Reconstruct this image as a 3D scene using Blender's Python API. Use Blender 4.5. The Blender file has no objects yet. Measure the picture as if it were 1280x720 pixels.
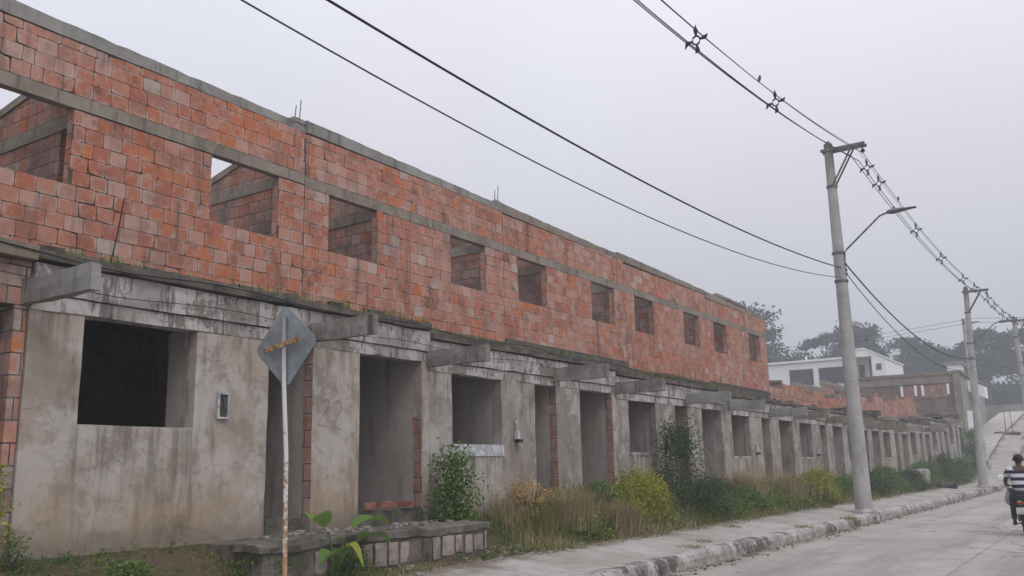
import bpy, math, random
from mathutils import Vector, Matrix, noise
random.seed(7)
R_ = math.radians
scene = bpy.context.scene
col = scene.collection
def clamp(x, a, b): return max(a, min(b, x))
def smooth(a, b, x):
    t = clamp((x-a)/(b-a), 0, 1); return t*t*(3-2*t)
def nz(x, y, z=0.0, s=1.0): return noise.noise(Vector((x*s, y*s, z*s)))

# ------------------------------------------------------------------ materials
class NT:
    def __init__(s, name):
        s.m = bpy.data.materials.new(name); s.m.use_nodes = True
        s.t = s.m.node_tree; s.n = s.t.nodes; s.l = s.t.links
        s.bsdf = s.n['Principled BSDF']; s.out = s.n['Material Output']
    def node(s, typ, **kw):
        n = s.n.new(typ)
        for k, v in kw.items(): setattr(n, k, v)
        return n
    def put(s, sock, v):
        if v is None: return
        if isinstance(v, bpy.types.NodeSocket): s.l.new(v, sock)
        elif isinstance(v, (tuple, list)) and len(v) == 3 and sock.type == 'RGBA': sock.default_value = (*v, 1)
        else: sock.default_value = v
    def math(s, op, a, b=None, c=None, clampit=False):
        n = s.node('ShaderNodeMath', operation=op); n.use_clamp = clampit
        s.put(n.inputs[0], a); s.put(n.inputs[1], b); s.put(n.inputs[2], c)
        return n.outputs[0]
    def vmath(s, op, a, b=None):
        n = s.node('ShaderNodeVectorMath', operation=op)
        s.put(n.inputs[0], a); s.put(n.inputs[1], b); return n.outputs[0]
    def pos(s): 
        if not hasattr(s, '_p'): s._p = s.node('ShaderNodeNewGeometry')
        return s._p.outputs['Position']
    def nor(s): s.pos(); return s._p.outputs['True Normal']
    def xyz(s, v):
        n = s.node('ShaderNodeSeparateXYZ'); s.put(n.inputs[0], v); return n.outputs
    def comb(s, x, y, z):
        n = s.node('ShaderNodeCombineXYZ'); s.put(n.inputs[0], x); s.put(n.inputs[1], y); s.put(n.inputs[2], z); return n.outputs[0]
    def noise(s, scale, detail=4, rough=.6, vec=None, dist=0, stretch=None):
        n = s.node('ShaderNodeTexNoise'); n.inputs['Scale'].default_value = scale
        n.inputs['Detail'].default_value = detail; n.inputs['Roughness'].default_value = rough
        n.inputs['Distortion'].default_value = dist
        v = vec or s.pos()
        if stretch: v = s.vmath('MULTIPLY', v, stretch)
        s.l.new(v, n.inputs['Vector']); return n.outputs['Fac']
    def voro(s, scale, feature='F1', vec=None, rnd=1):
        n = s.node('ShaderNodeTexVoronoi', feature=feature); n.inputs['Scale'].default_value = scale
        n.inputs['Randomness'].default_value = rnd
        s.l.new(vec or s.pos(), n.inputs['Vector']); return n.outputs[0]
    def ramp(s, fac, stops, interp='LINEAR'):
        n = s.node('ShaderNodeValToRGB'); r = n.color_ramp; r.interpolation = interp
        while len(r.elements) < len(stops): r.elements.new(.5)
        for e, (p, c) in zip(r.elements, stops):
            e.position = p; e.color = (*c, 1) if isinstance(c, (tuple, list)) else (c, c, c, 1)
        s.put(n.inputs[0], fac); return n.outputs[0]
    def step(s, fac, a, b):      # smooth 0..1 between a and b
        n = s.node('ShaderNodeMapRange', interpolation_type='SMOOTHSTEP')
        s.put(n.inputs['Value'], fac); n.inputs['From Min'].default_value = a; n.inputs['From Max'].default_value = b
        return n.outputs[0]
    def mix(s, fac, a, b, mode='MIX'):
        n = s.node('ShaderNodeMix', data_type='RGBA', blend_type=mode)
        s.put(n.inputs[0], fac); s.put(n.inputs[6], a); s.put(n.inputs[7], b); return n.outputs[2]
    def attr(s, name):
        n = s.node('ShaderNodeAttribute'); n.attribute_name = name; return n.outputs['Fac']
    def bump(s, h, strength=.4, dist=.01):
        n = s.node('ShaderNodeBump'); n.inputs['Strength'].default_value = strength; n.inputs['Distance'].default_value = dist
        s.put(n.inputs['Height'], h); s.l.new(n.outputs[0], s.bsdf.inputs['Normal'])
    def finish(s, color, rough=.9, spec=.2, metal=0):
        s.put(s.bsdf.inputs['Base Color'], color); s.put(s.bsdf.inputs['Roughness'], rough)
        s.bsdf.inputs['Specular IOR Level'].default_value = spec; s.bsdf.inputs['Metallic'].default_value = metal
        return s.m

def brick_stops():
    return [(0.0, (.50, .145, .055)), (.12, (.50, .175, .085)), (.26, (.40, .135, .080)), (.44, (.45, .180, .115)), (.64, (.46, .215, .150)),
            (.80, (.49, .28, .22)), (.945, (.46, .31, .265)), (1.0, (.47, .40, .345))]
def brick_common(N, rnd, edge):
    """rnd = number of this brick, edge = 0 at the rim .. 1 in its middle"""
    c = N.ramp(rnd, brick_stops())
    n1 = N.noise(9, 5, .65); n2 = N.noise(2.2, 4, .6); n3 = N.noise(30, 4, .7)
    c = N.mix(N.math('MULTIPLY', N.step(n1, .44, .70), .50), c, (.50, .33, .26))           # cement bloom
    rim = N.math('MULTIPLY', N.math('SUBTRACT', 1.0, N.step(edge, .02, .22)), N.step(N.noise(4, 5, .7), .46, .60))
    c = N.mix(N.math('MULTIPLY', rim, .8), c, (.46, .385, .35))                                 # mortar smeared round the rim
    c = N.mix(N.math('MULTIPLY', N.step(n3, .55, .8), .35), c, (.20, .07, .045))
    c = N.mix(N.math('MULTIPLY', N.step(n2, .46, .66), .42), c, (.16, .095, .08))               # broad grime
    c = N.mix(N.math('MULTIPLY', N.step(N.noise(.45, 4, .6), .48, .66), .30), c, (.52, .36, .31))       # broad faded zones
    drip = N.noise(1, 6, .66, stretch=(4.0, 4.0, .35))
    c = N.mix(N.math('MULTIPLY', N.step(drip, .53, .70), .62), c, (.11, .08, .07))
    c = N.mix(N.math('MULTIPLY', N.step(N.noise(1.3, 7, .78), .57, .66), .6), c, (.085, .065, .058))
    return c, n1, n3
def m_brick():
    N = NT('brick')
    uv = N.node('ShaderNodeUVMap'); uv.uv_map = 'UVMap'
    u, v, _ = N.xyz(uv.outputs[0])
    eu = N.math('MINIMUM', u, N.math('SUBTRACT', 1.0, u)); ev = N.math('MINIMUM', v, N.math('SUBTRACT', 1.0, v))
    edge = N.math('ADD', N.math('MINIMUM', eu, ev), N.math('MULTIPLY', N.math('SUBTRACT', N.noise(14, 4), .5), .16))
    c, n1, n3 = brick_common(N, N.attr('rnd'), edge)
    N.bump(N.math('ADD', n3, N.math('MULTIPLY', n1, .6)), .5, .012)
    return N.finish(c, .95, .1)
def m_brick_proc():                       # hollow brick laid out by wall position, for side walls
    N = NT('brick_laid'); x, y, z = N.xyz(N.pos()); nx, ny, _ = N.xyz(N.nor())
    sel = N.math('GREATER_THAN', N.math('ABSOLUTE', nx), .6)
    u = N.math('ADD', N.math('MULTIPLY', sel, y), N.math('MULTIPLY', N.math('SUBTRACT', 1.0, sel), x))
    v = N.math('ADD', z, .06)
    row = N.math('FLOOR', N.math('DIVIDE', v, .225)); fv = N.math('FRACT', N.math('DIVIDE', v, .225))
    wn = N.node('ShaderNodeTexWhiteNoise', noise_dimensions='1D'); N.put(wn.inputs['W'], row)
    uu = N.math('ADD', N.math('DIVIDE', u, .285), N.math('ADD', N.math('MULTIPLY', N.math('MODULO', row, 2.0), .5), N.math('MULTIPLY', wn.outputs[0], .22)))
    cu = N.math('FLOOR', uu); fu = N.math('FRACT', uu)
    w2 = N.node('ShaderNodeTexWhiteNoise', noise_dimensions='2D'); N.l.new(N.comb(cu, row, 0.0), w2.inputs['Vector'])
    eu = N.math('MINIMUM', fu, N.math('SUBTRACT', 1.0, fu)); ev = N.math('MULTIPLY', N.math('MINIMUM', fv, N.math('SUBTRACT', 1.0, fv)), .72)
    edge = N.math('ADD', N.math('MINIMUM', eu, ev), N.math('MULTIPLY', N.math('SUBTRACT', N.noise(12, 4), .5), .035))
    c, n1, n3 = brick_common(N, w2.outputs[0], edge)
    j = N.step(edge, .012, .034)
    c = N.mix(j, (.09, .08, .072), c)
    c = N.mix(N.math('MULTIPLY', N.step(N.noise(2.6, 6, .75), .46, .60), .55), c, (.30, .255, .23))
    c = N.mix(N.math('MULTIPLY', N.step(N.noise(1.7, 5, .7), .44, .64), .5), c, (.12, .095, .082))
    N.bump(N.math('ADD', j, N.math('MULTIPLY', n3, .25)), .8, .012)
    return N.finish(c, .95, .1)
def m_mortar():
    N = NT('mortar'); c = N.ramp(N.noise(6, 5), [(.3, (.035, .03, .027)), (.52, (.10, .085, .075)), (.66, (.28, .24, .215))])
    N.bump(N.noise(40, 4), .5, .01); return N.finish(c, .98, .05)
def m_concrete(name, a, b, dark=.5, moss=0.0, scale=1.0, cracks=True):
    N = NT(name)
    n1 = N.noise(1.1*scale, 6, .65); n2 = N.noise(7*scale, 5, .7); n3 = N.noise(45, 4, .6)
    c = N.mix(N.step(n1, .3, .7), a, b)
    c = N.mix(N.math('MULTIPLY', N.step(n2, .45, .75), .35), c, tuple(min(1, v*1.35) for v in b))
    drip = N.noise(1.6, 6, .7, stretch=(3.2, 3.2, .5))
    c = N.mix(N.math('MULTIPLY', N.step(drip, .50, .70), dark), c, (.06, .052, .045))
    if moss:
        g = N.math('MULTIPLY', N.step(N.noise(2.3, 6, .7), .46, .62), moss)
        c = N.mix(g, c, (.055, .055, .03))
    c = N.mix(N.math('MULTIPLY', N.step(n3, .6, .8), .25), c, (.08, .075, .07))
    N.bump(N.math('ADD', N.math('MULTIPLY', n2, 1.0), N.math('MULTIPLY', n3, .4)), .55, .014)
    return N.finish(c, .95, .12)
def m_plaster(name, tone=(.37, .31, .25), pale=(.47, .425, .385), yellow=.5, seed=0.0):
    N = NT(name); p = N.vmath('ADD', N.pos(), (0, seed, seed*.3))
    big = N.noise(.55, 6, .62, vec=p, dist=.4); mid = N.noise(2.4, 6, .7, vec=p); fine = N.noise(22, 5, .7, vec=p)
    streak = N.noise(1.3, 6, .66, vec=N.vmath('MULTIPLY', p, (2.6, 2.6, .5)))
    c = N.mix(N.step(big, .38, .62), tone, pale)
    c = N.mix(N.math('MULTIPLY', N.step(mid, .46, .62), .6), c, tuple(v*.62 for v in tone))
    c = N.mix(N.math('MULTIPLY', N.step(N.noise(.8, 7, .75, vec=N.vmath('ADD', p, (7, 2, 11)), dist=.6), .50, .60), .42), c, tuple(v*.72 for v in tone))
    c = N.mix(N.math('MULTIPLY', N.step(streak, .50, .66), .75), c, tuple(v*.45 for v in tone))
    c = N.mix(N.math('MULTIPLY', N.step(N.noise(1.1, 5, .7, vec=N.vmath('ADD', p, (3, 9, 4))), .54, .62), .55), c, (.52, .49, .47))
    z = N.xyz(N.pos())[2]
    edge = N.math('ADD', z, N.math('MULTIPLY', N.math('SUBTRACT', mid, .5), 1.0))
    low = N.math('SUBTRACT', 1.0, N.step(edge, 1.2, 1.75))
    c = N.mix(N.math('MULTIPLY', low, N.math('MULTIPLY', N.step(N.noise(.5, 4, .6, vec=N.vmath('ADD', p, (5, 1, 0))), .40, .6), yellow)), c, (.36, .26, .15))
    low2 = N.math('SUBTRACT', 1.0, N.step(edge, .85, 1.2))
    c = N.mix(N.math('MULTIPLY', low2, .55), c, (.13, .105, .08))
    yy = N.xyz(N.pos())[1]
    wy = N.math('MULTIPLY', N.math('FRACT', N.math('DIVIDE', N.math('SUBTRACT', yy, 4.87), 6.5)), 6.5)
    win = N.math('MULTIPLY', N.step(wy, .45, .65), N.math('SUBTRACT', 1.0, N.step(wy, 2.0, 2.2)))
    bel = N.math('MULTIPLY', N.math('SUBTRACT', 1.0, N.step(z, 2.10, 2.24)), N.step(N.math('ADD', z, N.math('MULTIPLY', streak, .9)), 1.3, 2.5))
    st2 = N.noise(1, 5, .6, vec=N.vmath('MULTIPLY', p, (9, 9, .35)))
    c = N.mix(N.math('MULTIPLY', N.math('MULTIPLY', win, bel), N.math('MULTIPLY', N.step(st2, .45, .62), .6)), c, tuple(v*.35 for v in tone))
    und = N.math('MULTIPLY', N.step(z, 2.55, 3.3), N.step(N.noise(1, 5, .62, vec=N.vmath('MULTIPLY', p, (6, 6, .4))), .48, .66))
    c = N.mix(N.math('MULTIPLY', und, .6), c, tuple(v*.38 for v in tone))       # drips from the beam
    # hairline cracks and trowel blotches
    cr = N.voro(.9, 'DISTANCE_TO_EDGE', vec=N.vmath('ADD', p, N.vmath('MULTIPLY', N.comb(mid, fine, mid), (.5, .5, .5))))
    c = N.mix(N.math('MULTIPLY', N.math('SUBTRACT', 1.0, N.step(cr, .0, .006)), .5), c, (.08, .07, .06))
    c = N.mix(N.math('MULTIPLY', N.step(fine, .62, .8), .3), c, tuple(v*.5 for v in tone))
    N.bump(N.math('ADD', N.math('MULTIPLY', mid, 1.6), N.math('MULTIPLY', fine, .35)), .45, .012)
    return N.finish(c, .93, .15)
def m_whitewash():                        # whitewash flaking off grey mortar
    N = NT('whitewash'); p = N.pos()
    n = N.noise(1.7, 7, .7, dist=.5); f = N.noise(15, 6, .75); st = N.noise(2.2, 6, .7, stretch=(3.0, 3.0, .45)); bl = N.noise(.9, 3, .5)
    k = N.math('ADD', N.math('ADD', N.math('MULTIPLY', n, .45), N.math('MULTIPLY', f, .20)), N.math('MULTIPLY', st, .35))
    c = N.mix(N.step(k, .455, .495), (.215, .185, .165), (.52, .485, .47))
    c = N.mix(N.math('MULTIPLY', N.step(f, .45, .7), .35), c, (.30, .275, .26))
    c = N.mix(N.math('MULTIPLY', N.step(bl, .52, .60), .6), c, (.24, .215, .195))
    c = N.mix(N.math('MULTIPLY', N.step(st, .52, .64), .8), c, (.085, .072, .063))
    c = N.mix(N.math('MULTIPLY', N.step(N.noise(1.1, 7, .8), .56, .62), .75), c, (.05, .045, .04))
    N.bump(N.math('ADD', N.step(k, .45, .53), N.math('MULTIPLY', f, .5)), .5, .01)
    return N.finish(c, .93, .15)
def m_flat(name, c, rough=.6, metal=0, spec=.3, var=.25, sc=6):
    N = NT(name); n = N.noise(sc, 5, .65)
    cc = N.mix(N.step(n, .35, .7), tuple(v*(1-var) for v in c), tuple(min(1, v*(1+var*.5)) for v in c))
    N.bump(N.noise(sc*6, 3), .12, .004)
    return N.finish(cc, rough, spec, metal)
def m_leaf(name, cols, trans=.25, rough=.55):
    N = NT(name); c = N.ramp(N.attr('rnd'), cols)
    c = N.mix(N.math('MULTIPLY', N.step(N.noise(1.2, 3), .4, .65), .25), c, tuple(v*.55 for v in cols[0][1]))
    N.put(N.bsdf.inputs['Base Color'], c); N.bsdf.inputs['Roughness'].default_value = rough; N.bsdf.inputs['Specular IOR Level'].default_value = .2
    tr = N.node('ShaderNodeBsdfTranslucent'); N.put(tr.inputs[0], c)
    mx = N.node('ShaderNodeMixShader'); mx.inputs[0].default_value = trans
    N.l.new(N.bsdf.outputs[0], mx.inputs[1]); N.l.new(tr.outputs[0], mx.inputs[2]); N.l.new(mx.outputs[0], N.out.inputs['Surface'])
    return N.m
def m_road():
    N = NT('concrete_road'); x, y, z = N.xyz(N.pos())
    n1 = N.noise(.35, 6, .6); n2 = N.noise(2.2, 6, .7); n3 = N.noise(35, 5, .7)
    c = N.mix(N.step(n1, .35, .65), (.30, .272, .258), (.375, .345, .328))
    c = N.mix(N.math('MULTIPLY', N.step(n2, .48, .68), .35), c, (.22, .195, .18))
    c = N.mix(N.math('MULTIPLY', N.step(n3, .55, .8), .35), c, (.44, .42, .40))
    streak = N.noise(.9, 5, .6, stretch=(1.6, .12, 1))
    c = N.mix(N.math('MULTIPLY', N.step(streak, .48, .66), .55), c, (.19, .172, .16))
    tx = N.math('ADD', x, N.math('MULTIPLY', N.math('SUBTRACT', N.noise(.3, 3), .5), 1.2))
    tr = N.math('MULTIPLY', N.math('SUBTRACT', 1.0, N.step(N.math('ABSOLUTE', N.math('SUBTRACT', N.math('ABSOLUTE', N.math('ADD', tx, 3.9)), .75)), .05, .32)), N.step(N.noise(1.2, 5, .7), .35, .6))
    c = N.mix(N.math('MULTIPLY', tr, .28), c, (.15, .135, .125))
    sp = N.step(N.noise(1.7, 5, .75, vec=N.vmath('ADD', N.pos(), (9, 4, 0))), .64, .70)
    c = N.mix(N.math('MULTIPLY', sp, .5), c, (.13, .12, .11))
    # sand and dirt gathered at the kerb
    d = N.math('ADD', x, N.math('MULTIPLY', N.math('SUBTRACT', N.noise(.8, 6, .7), .5), 2.6))
    dm = N.math('SUBTRACT', 1.0, N.step(d, -6.1, -4.9))
    c = N.mix(N.math('MULTIPLY', dm, .55), c, (.33, .285, .235))
    dk = N.math('SUBTRACT', 1.0, N.step(N.math('ADD', x, N.math('MULTIPLY', N.math('SUBTRACT', N.noise(2.5, 6, .75), .5), 1.8)), -6.05, -5.65))
    c = N.mix(N.math('MULTIPLY', dk, .8), c, (.10, .085, .07))
    # slab joints, and cracks wandering over the slabs
    wob = N.math('MULTIPLY', N.math('SUBTRACT', n2, .5), .05)
    jx = N.math('ABSOLUTE', N.math('ADD', N.math('ADD', x, 2.35), wob))
    jy = N.math('ABSOLUTE', N.math('SUBTRACT', N.math('FRACT', N.math('DIVIDE', N.math('ADD', N.math('ADD', y, .8), wob), 4.2)), .5))
    j = N.math('MINIMUM', jx, N.math('MULTIPLY', jy, 4.2))
    jm = N.math('SUBTRACT', 1.0, N.step(j, .008, .03))
    c = N.mix(N.math('MULTIPLY', jm, .45), c, (.13, .12, .115))
    v = N.voro(.16, 'DISTANCE_TO_EDGE', vec=N.vmath('ADD', N.pos(), N.vmath('MULTIPLY', N.comb(n2, N.noise(1.3, 5), 0.0), (1.6, 1.6, 0))))
    cm = N.math('MULTIPLY', N.math('SUBTRACT', 1.0, N.step(v, .0, .006)), N.step(n1, .40, .5))
    c = N.mix(N.math('MULTIPLY', cm, .85), c, (.08, .075, .07))
    N.bump(N.math('SUBTRACT', N.math('ADD', n3, n2), N.math('MULTIPLY', jm, 1.5)), .35, .008)
    return N.finish(c, .85, .25)
def m_walk():
    N = NT('concrete_sidewalk'); x, y, z = N.xyz(N.pos())
    n1 = N.noise(.6, 6, .62); n2 = N.noise(3.1, 6, .72); n3 = N.noise(40, 5, .7)
    c = N.mix(N.step(n1, .35, .65), (.30, .275, .25), (.40, .372, .35))
    c = N.mix(N.math('MULTIPLY', N.step(n2, .46, .66), .5), c, (.19, .165, .145))
    c = N.mix(N.math('MULTIPLY', N.step(n3, .55, .8), .3), c, (.44, .42, .39))
    d = N.math('ADD', x, N.math('MULTIPLY', N.math('SUBTRACT', N.noise(1.2, 6, .75), .5), 1.7))
    dm = N.math('SUBTRACT', 1.0, N.step(d, -7.75, -7.15))
    c = N.mix(N.math('MULTIPLY', dm, .85), c, (.12, .095, .068))
    jy = N.math('MULTIPLY', N.math('ABSOLUTE', N.math('SUBTRACT', N.math('FRACT', N.math('DIVIDE', y, 1.6)), .5)), 1.6)
    jm = N.math('SUBTRACT', 1.0, N.step(jy, .006, .02))
    c = N.mix(N.math('MULTIPLY', jm, .6), c, (.10, .09, .08))
    N.bump(N.math('SUBTRACT', N.math('ADD', n3, n2), jm), .4, .01)
    return N.finish(c, .9, .2)
def m_kerb():
    N = NT('kerb_concrete'); x, y, z = N.xyz(N.pos())
    n2 = N.noise(3.5, 6, .75); n3 = N.noise(25, 5, .7)
    c = N.mix(N.step(n2, .40, .6), (.27, .245, .225), (.46, .43, .41))
    big = N.noise(.35, 3, .5); k = N.math('ADD', N.math('MULTIPLY', N.noise(2.2, 6, .75), .6), N.math('MULTIPLY', big, .5))
    c = N.mix(N.math('MULTIPLY', N.step(k, .55, .62), .85), c, (.075, .065, .057))
    N.bump(N.math('ADD', n3, n2), .6, .015)
    return N.finish(c, .93, .15)
def m_earth():
    N = NT('earth'); n1 = N.noise(1.4, 6, .7); n2 = N.noise(14, 6, .75)
    c = N.mix(N.step(n1, .38, .62), (.13, .095, .065), (.085, .082, .042))
    c = N.mix(N.math('MULTIPLY', N.step(n2, .5, .7), .5), c, (.22, .17, .125))
    c = N.mix(N.math('MULTIPLY', N.step(N.noise(5, 6, .7), .52, .64), .6), c, (.045, .05, .022))
    N.bump(N.math('ADD', n2, n1), .9, .04); return N.finish(c, 1, .05)

M = {}
M['brick'] = m_brick(); M['brickp'] = m_brick_proc(); M['mortar'] = m_mortar()
M['beam'] = m_concrete('beam_concrete', (.20, .17, .135), (.31, .27, .225), .62)
M['grey'] = m_concrete('grey_concrete', (.21, .20, .185), (.33, .32, .30), .62)
M['slab'] = m_concrete('mossy_slab', (.10, .09, .078), (.19, .17, .15), .75, .7)
M['plinth'] = m_concrete('plinth_render', (.26, .215, .155), (.20, .175, .14), .55, .35)
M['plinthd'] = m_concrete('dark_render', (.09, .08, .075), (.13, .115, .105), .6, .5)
M['plaster'] = m_plaster('plaster')
M['plaster2'] = m_plaster('plaster_grey', (.31, .27, .235), (.45, .41, .375), .3, 31.0)
M['inner'] = m_concrete('render_inside', (.36, .315, .285), (.45, .40, .365), .35, 0, .6)
M['wash'] = m_whitewash()
M['washd'] = m_concrete('stained_whitewash', (.15, .13, .115), (.33, .30, .28), .85, .3, 2.4)
M['sill'] = m_flat('sill_paint', (.52, .53, .56), .8, var=.4, sc=9)
M['pole'] = m_concrete('pole_concrete', (.32, .31, .295), (.43, .42, .405), .38, 0, 1.5)
M['steel'] = m_flat('galvanised_steel', (.16, .165, .175), .5, .5, .4, .4)
M['fstone'] = m_concrete('pink_block', (.26, .20, .17), (.37, .31, .28), .8, .5, 2.5)
M['dark'] = m_flat('black_plastic', (.015, .016, .02), .5)
M['cable'] = m_flat('cable_sheath', (.022, .022, .028), .6)
M['white'] = m_flat('white_paint', (.88, .88, .88), .6, var=.06, sc=1)
M['dwin'] = m_flat('dark_glass', (.05, .055, .06), .2, spec=.6)
M['ramp'] = m_concrete('ramp_concrete', (.36, .335, .315), (.44, .415, .395), .15, 0, .5); M['road'] = m_road(); M['walk'] = m_walk(); M['kerb'] = m_kerb(); M['earth'] = m_earth()
M['bark'] = m_flat('bark', (.09, .075, .06), .95, var=.4, sc=5)
M['clay'] = m_flat('clay_rubble', (.30, .13, .09), .95, var=.45, sc=8)
M['rock'] = m_flat('rubble_stone', (.33, .30, .27), .95, var=.45, sc=9)
M['rust'] = m_flat('rust', (.42, .27, .14), .85, var=.6, sc=18)
G1 = [(0, (.055, .11, .022)), (.5, (.095, .18, .036)), (1, (.19, .28, .06))]
M['grass'] = m_leaf('grass_blades', [(0, (.075, .11, .025)), (.5, (.17, .21, .045)), (.8, (.30, .28, .09)), (1, (.45, .34, .18))])
M['straw'] = m_leaf('straw_blades', [(0, (.22, .17, .08)), (.4, (.42, .32, .18)), (.8, (.56, .43, .28)), (1, (.22, .23, .06))])
M['leaf'] = m_leaf('leaf_green', G1)
M['leafdk'] = m_leaf('leaf_dark', [(0, (.035, .064, .022)), (.5, (.062, .105, .035)), (1, (.11, .17, .06))])
M['leafyl'] = m_leaf('leaf_yellow_green', [(0, (.14, .18, .02)), (.5, (.30, .34, .035)), (.8, (.46, .44, .05)), (1, (.40, .26, .06))])
M['leafdry'] = m_leaf('leaf_dry', [(0, (.46, .27, .08)), (.5, (.60, .40, .14)), (1, (.40, .31, .15))])
M['leafbig'] = m_leaf('leaf_broad', [(0, (.09, .17, .04)), (.6, (.16, .27, .06)), (1, (.38, .40, .05))], .35, .4)
M['leaftree'] = m_leaf('leaf_tree', [(0, (.016, .028, .016)), (.5, (.03, .048, .024)), (1, (.055, .078, .036))])

# ------------------------------------------------------------------ mesh builder
class MB:
    def __init__(s): s.v = []; s.f = []; s.m = []; s.r = []; s.uv = []; s.useuv = False; s.smooth = False
    def face(s, pts, mi=0, r=.5, uv=None):
        b = len(s.v); s.v += [tuple(p) for p in pts]; s.f.append(tuple(range(b, b+len(pts)))); s.m.append(mi); s.r.append(r)
        s.uv.append(uv)
        if uv: s.useuv = True
    def box(s, x0, x1, y0, y1, z0, z1, mi=0, r=.5, j=0, skip=''):
        b = len(s.v); rr = random.uniform
        for x in (x0, x1):
            for y in (y0, y1):
                for z in (z0, z1): s.v.append((x+rr(-j, j), y+rr(-j, j), z+rr(-j, j)))
        Q = {'x': (0, 1, 3, 2), 'X': (4, 6, 7, 5), 'y': (0, 4, 5, 1), 'Y': (2, 3, 7, 6), 'z': (0, 2, 6, 4), 'Z': (1, 5, 7, 3)}
        for k, q in Q.items():
            if k in skip: continue
            s.f.append(tuple(b+i for i in q)); s.m.append(mi); s.r.append(r); s.uv.append(None)
    def rough_box(s, x0, x1, y0, y1, z0, z1, mi=0, step=.25, amp=.012, seed=0.0, bev=.0):
        """a box of welded small faces with a worn, wavering surface"""
        n = [max(1, int(round((b-a)/step))) for a, b in ((x0, x1), (y0, y1), (z0, z1))]
        n = [clamp(k, 1, 60) for k in n]
        idx = {}
        def P(i, j, k):
            key = (i, j, k)
            if key in idx: return idx[key]
            x = x0+(x1-x0)*i/n[0]; y = y0+(y1-y0)*j/n[1]; z = z0+(z1-z0)*k/n[2]
            q = Vector((x*2.7+seed, y*2.7, z*2.7)); d = noise.noise_vector(q)*amp + noise.noise_vector(q*3.1)*amp*.5
            ex = (i in (0, n[0]))+(j in (0, n[1]))+(k in (0, n[2]))
            c = Vector(((x0+x1)/2, (y0+y1)/2, (z0+z1)/2)); o = Vector((x, y, z))
            if ex >= 2 and bev:
                t = Vector(((-1 if i == n[0] else 1 if i == 0 else 0), (-1 if j == n[1] else 1 if j == 0 else 0), (-1 if k == n[2] else 1 if k == 0 else 0)))
                o += t*bev*(.5+abs(noise.noise(q*1.7)))
            idx[key] = len(s.v); s.v.append(tuple(o+d)); return idx[key]
        def F(a): s.f.append(a); s.m.append(mi); s.r.append(.5); s.uv.append(None)
        for j in range(n[1]):
            for k in range(n[2]):
                F((P(0, j, k), P(0, j, k+1), P(0, j+1, k+1), P(0, j+1, k))); F((P(n[0], j, k), P(n[0], j+1, k), P(n[0], j+1, k+1), P(n[0], j, k+1)))
        for i in range(n[0]):
            for k in range(n[2]):
                F((P(i, 0, k), P(i+1, 0, k), P(i+1, 0, k+1), P(i, 0, k+1))); F((P(i, n[1], k), P(i, n[1], k+1), P(i+1, n[1], k+1), P(i+1, n[1], k)))
            for j in range(n[1]):
                F((P(i, j, 0), P(i, j+1, 0), P(i+1, j+1, 0), P(i+1, j, 0))); F((P(i, j, n[2]), P(i+1, j, n[2]), P(i+1, j+1, n[2]), P(i, j+1, n[2])))
    def tube(s, pts, rad, n=8, mi=0, caps=True, r=.5):
        pts = [Vector(p) for p in pts]
        if not isinstance(rad, (list, tuple)): rad = [rad]*len(pts)
        rings = []
        for i, p in enumerate(pts):
            d = (pts[min(i+1, len(pts)-1)]-pts[max(i-1, 0)]).normalized()
            a = Vector((0, 0, 1)) if abs(d.z) < .9 else Vector((1, 0, 0))
            u = d.cross(a).normalized(); w = d.cross(u).normalized()
            b = len(s.v)
            for k in range(n):
                t = 2*math.pi*k/n; s.v.append(tuple(p+(u*math.cos(t)+w*math.sin(t))*rad[i]))
            rings.append(b)
        for i in range(len(pts)-1):
            for k in range(n):
                s.f.append((rings[i]+k, rings[i]+(k+1) % n, rings[i+1]+(k+1) % n, rings[i+1]+k)); s.m.append(mi); s.r.append(r); s.uv.append(None)
        if caps:
            s.f.append(tuple(rings[0]+k for k in range(n))); s.f.append(tuple(rings[-1]+k for k in reversed(range(n)))); s.m += [mi, mi]; s.r += [r, r]; s.uv += [None, None]
    def lathe(s, c, prof, n=16, mi=0, axis='z', squash=(1, 1, 1)):
        c = Vector(c); rings = []
        for (h, rr) in prof:
            b = len(s.v)
            for k in range(n):
                t = 2*math.pi*k/n; a, d = math.cos(t)*rr, math.sin(t)*rr
                q = {'z': (a, d, h), 'x': (h, a, d), 'y': (a, h, d)}[axis]
                s.v.append((c.x+q[0]*squash[0], c.y+q[1]*squash[1], c.z+q[2]*squash[2]))
            rings.append(b)
        for i in range(len(prof)-1):
            for k in range(n):
                s.f.append((rings[i]+k, rings[i]+(k+1) % n, rings[i+1]+(k+1) % n, rings[i+1]+k)); s.m.append(mi); s.r.append(.5); s.uv.append(None)
        s.f.append(tuple(rings[0]+k for k in reversed(range(n)))); s.f.append(tuple(rings[-1]+k for k in range(n))); s.m += [mi, mi]; s.r += [.5, .5]; s.uv += [None, None]
    def leaf(s, p, size, asp=.45, mi=0, r=None, d=None):
        if d is None:
            d = Vector((random.gauss(0, 1), random.gauss(0, 1), random.gauss(0, .7)))
        d = Vector(d).normalized(); q = Vector((random.gauss(0, 1), random.gauss(0, 1), random.gauss(0, 1)))
        w = d.cross(q)
        if w.length < 1e-4: w = Vector((1, 0, 0))
        w.normalize(); p = Vector(p)
        up = w.cross(d)*size*.12
        b = len(s.v); s.v += [tuple(p), tuple(p+d*size*.5+w*size*asp*.5+up), tuple(p+d*size), tuple(p+d*size*.5-w*size*asp*.5+up)]
        s.f.append((b, b+1, b+2, b+3)); s.m.append(mi); s.r.append(random.random() if r is None else r); s.uv.append(None)
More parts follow.
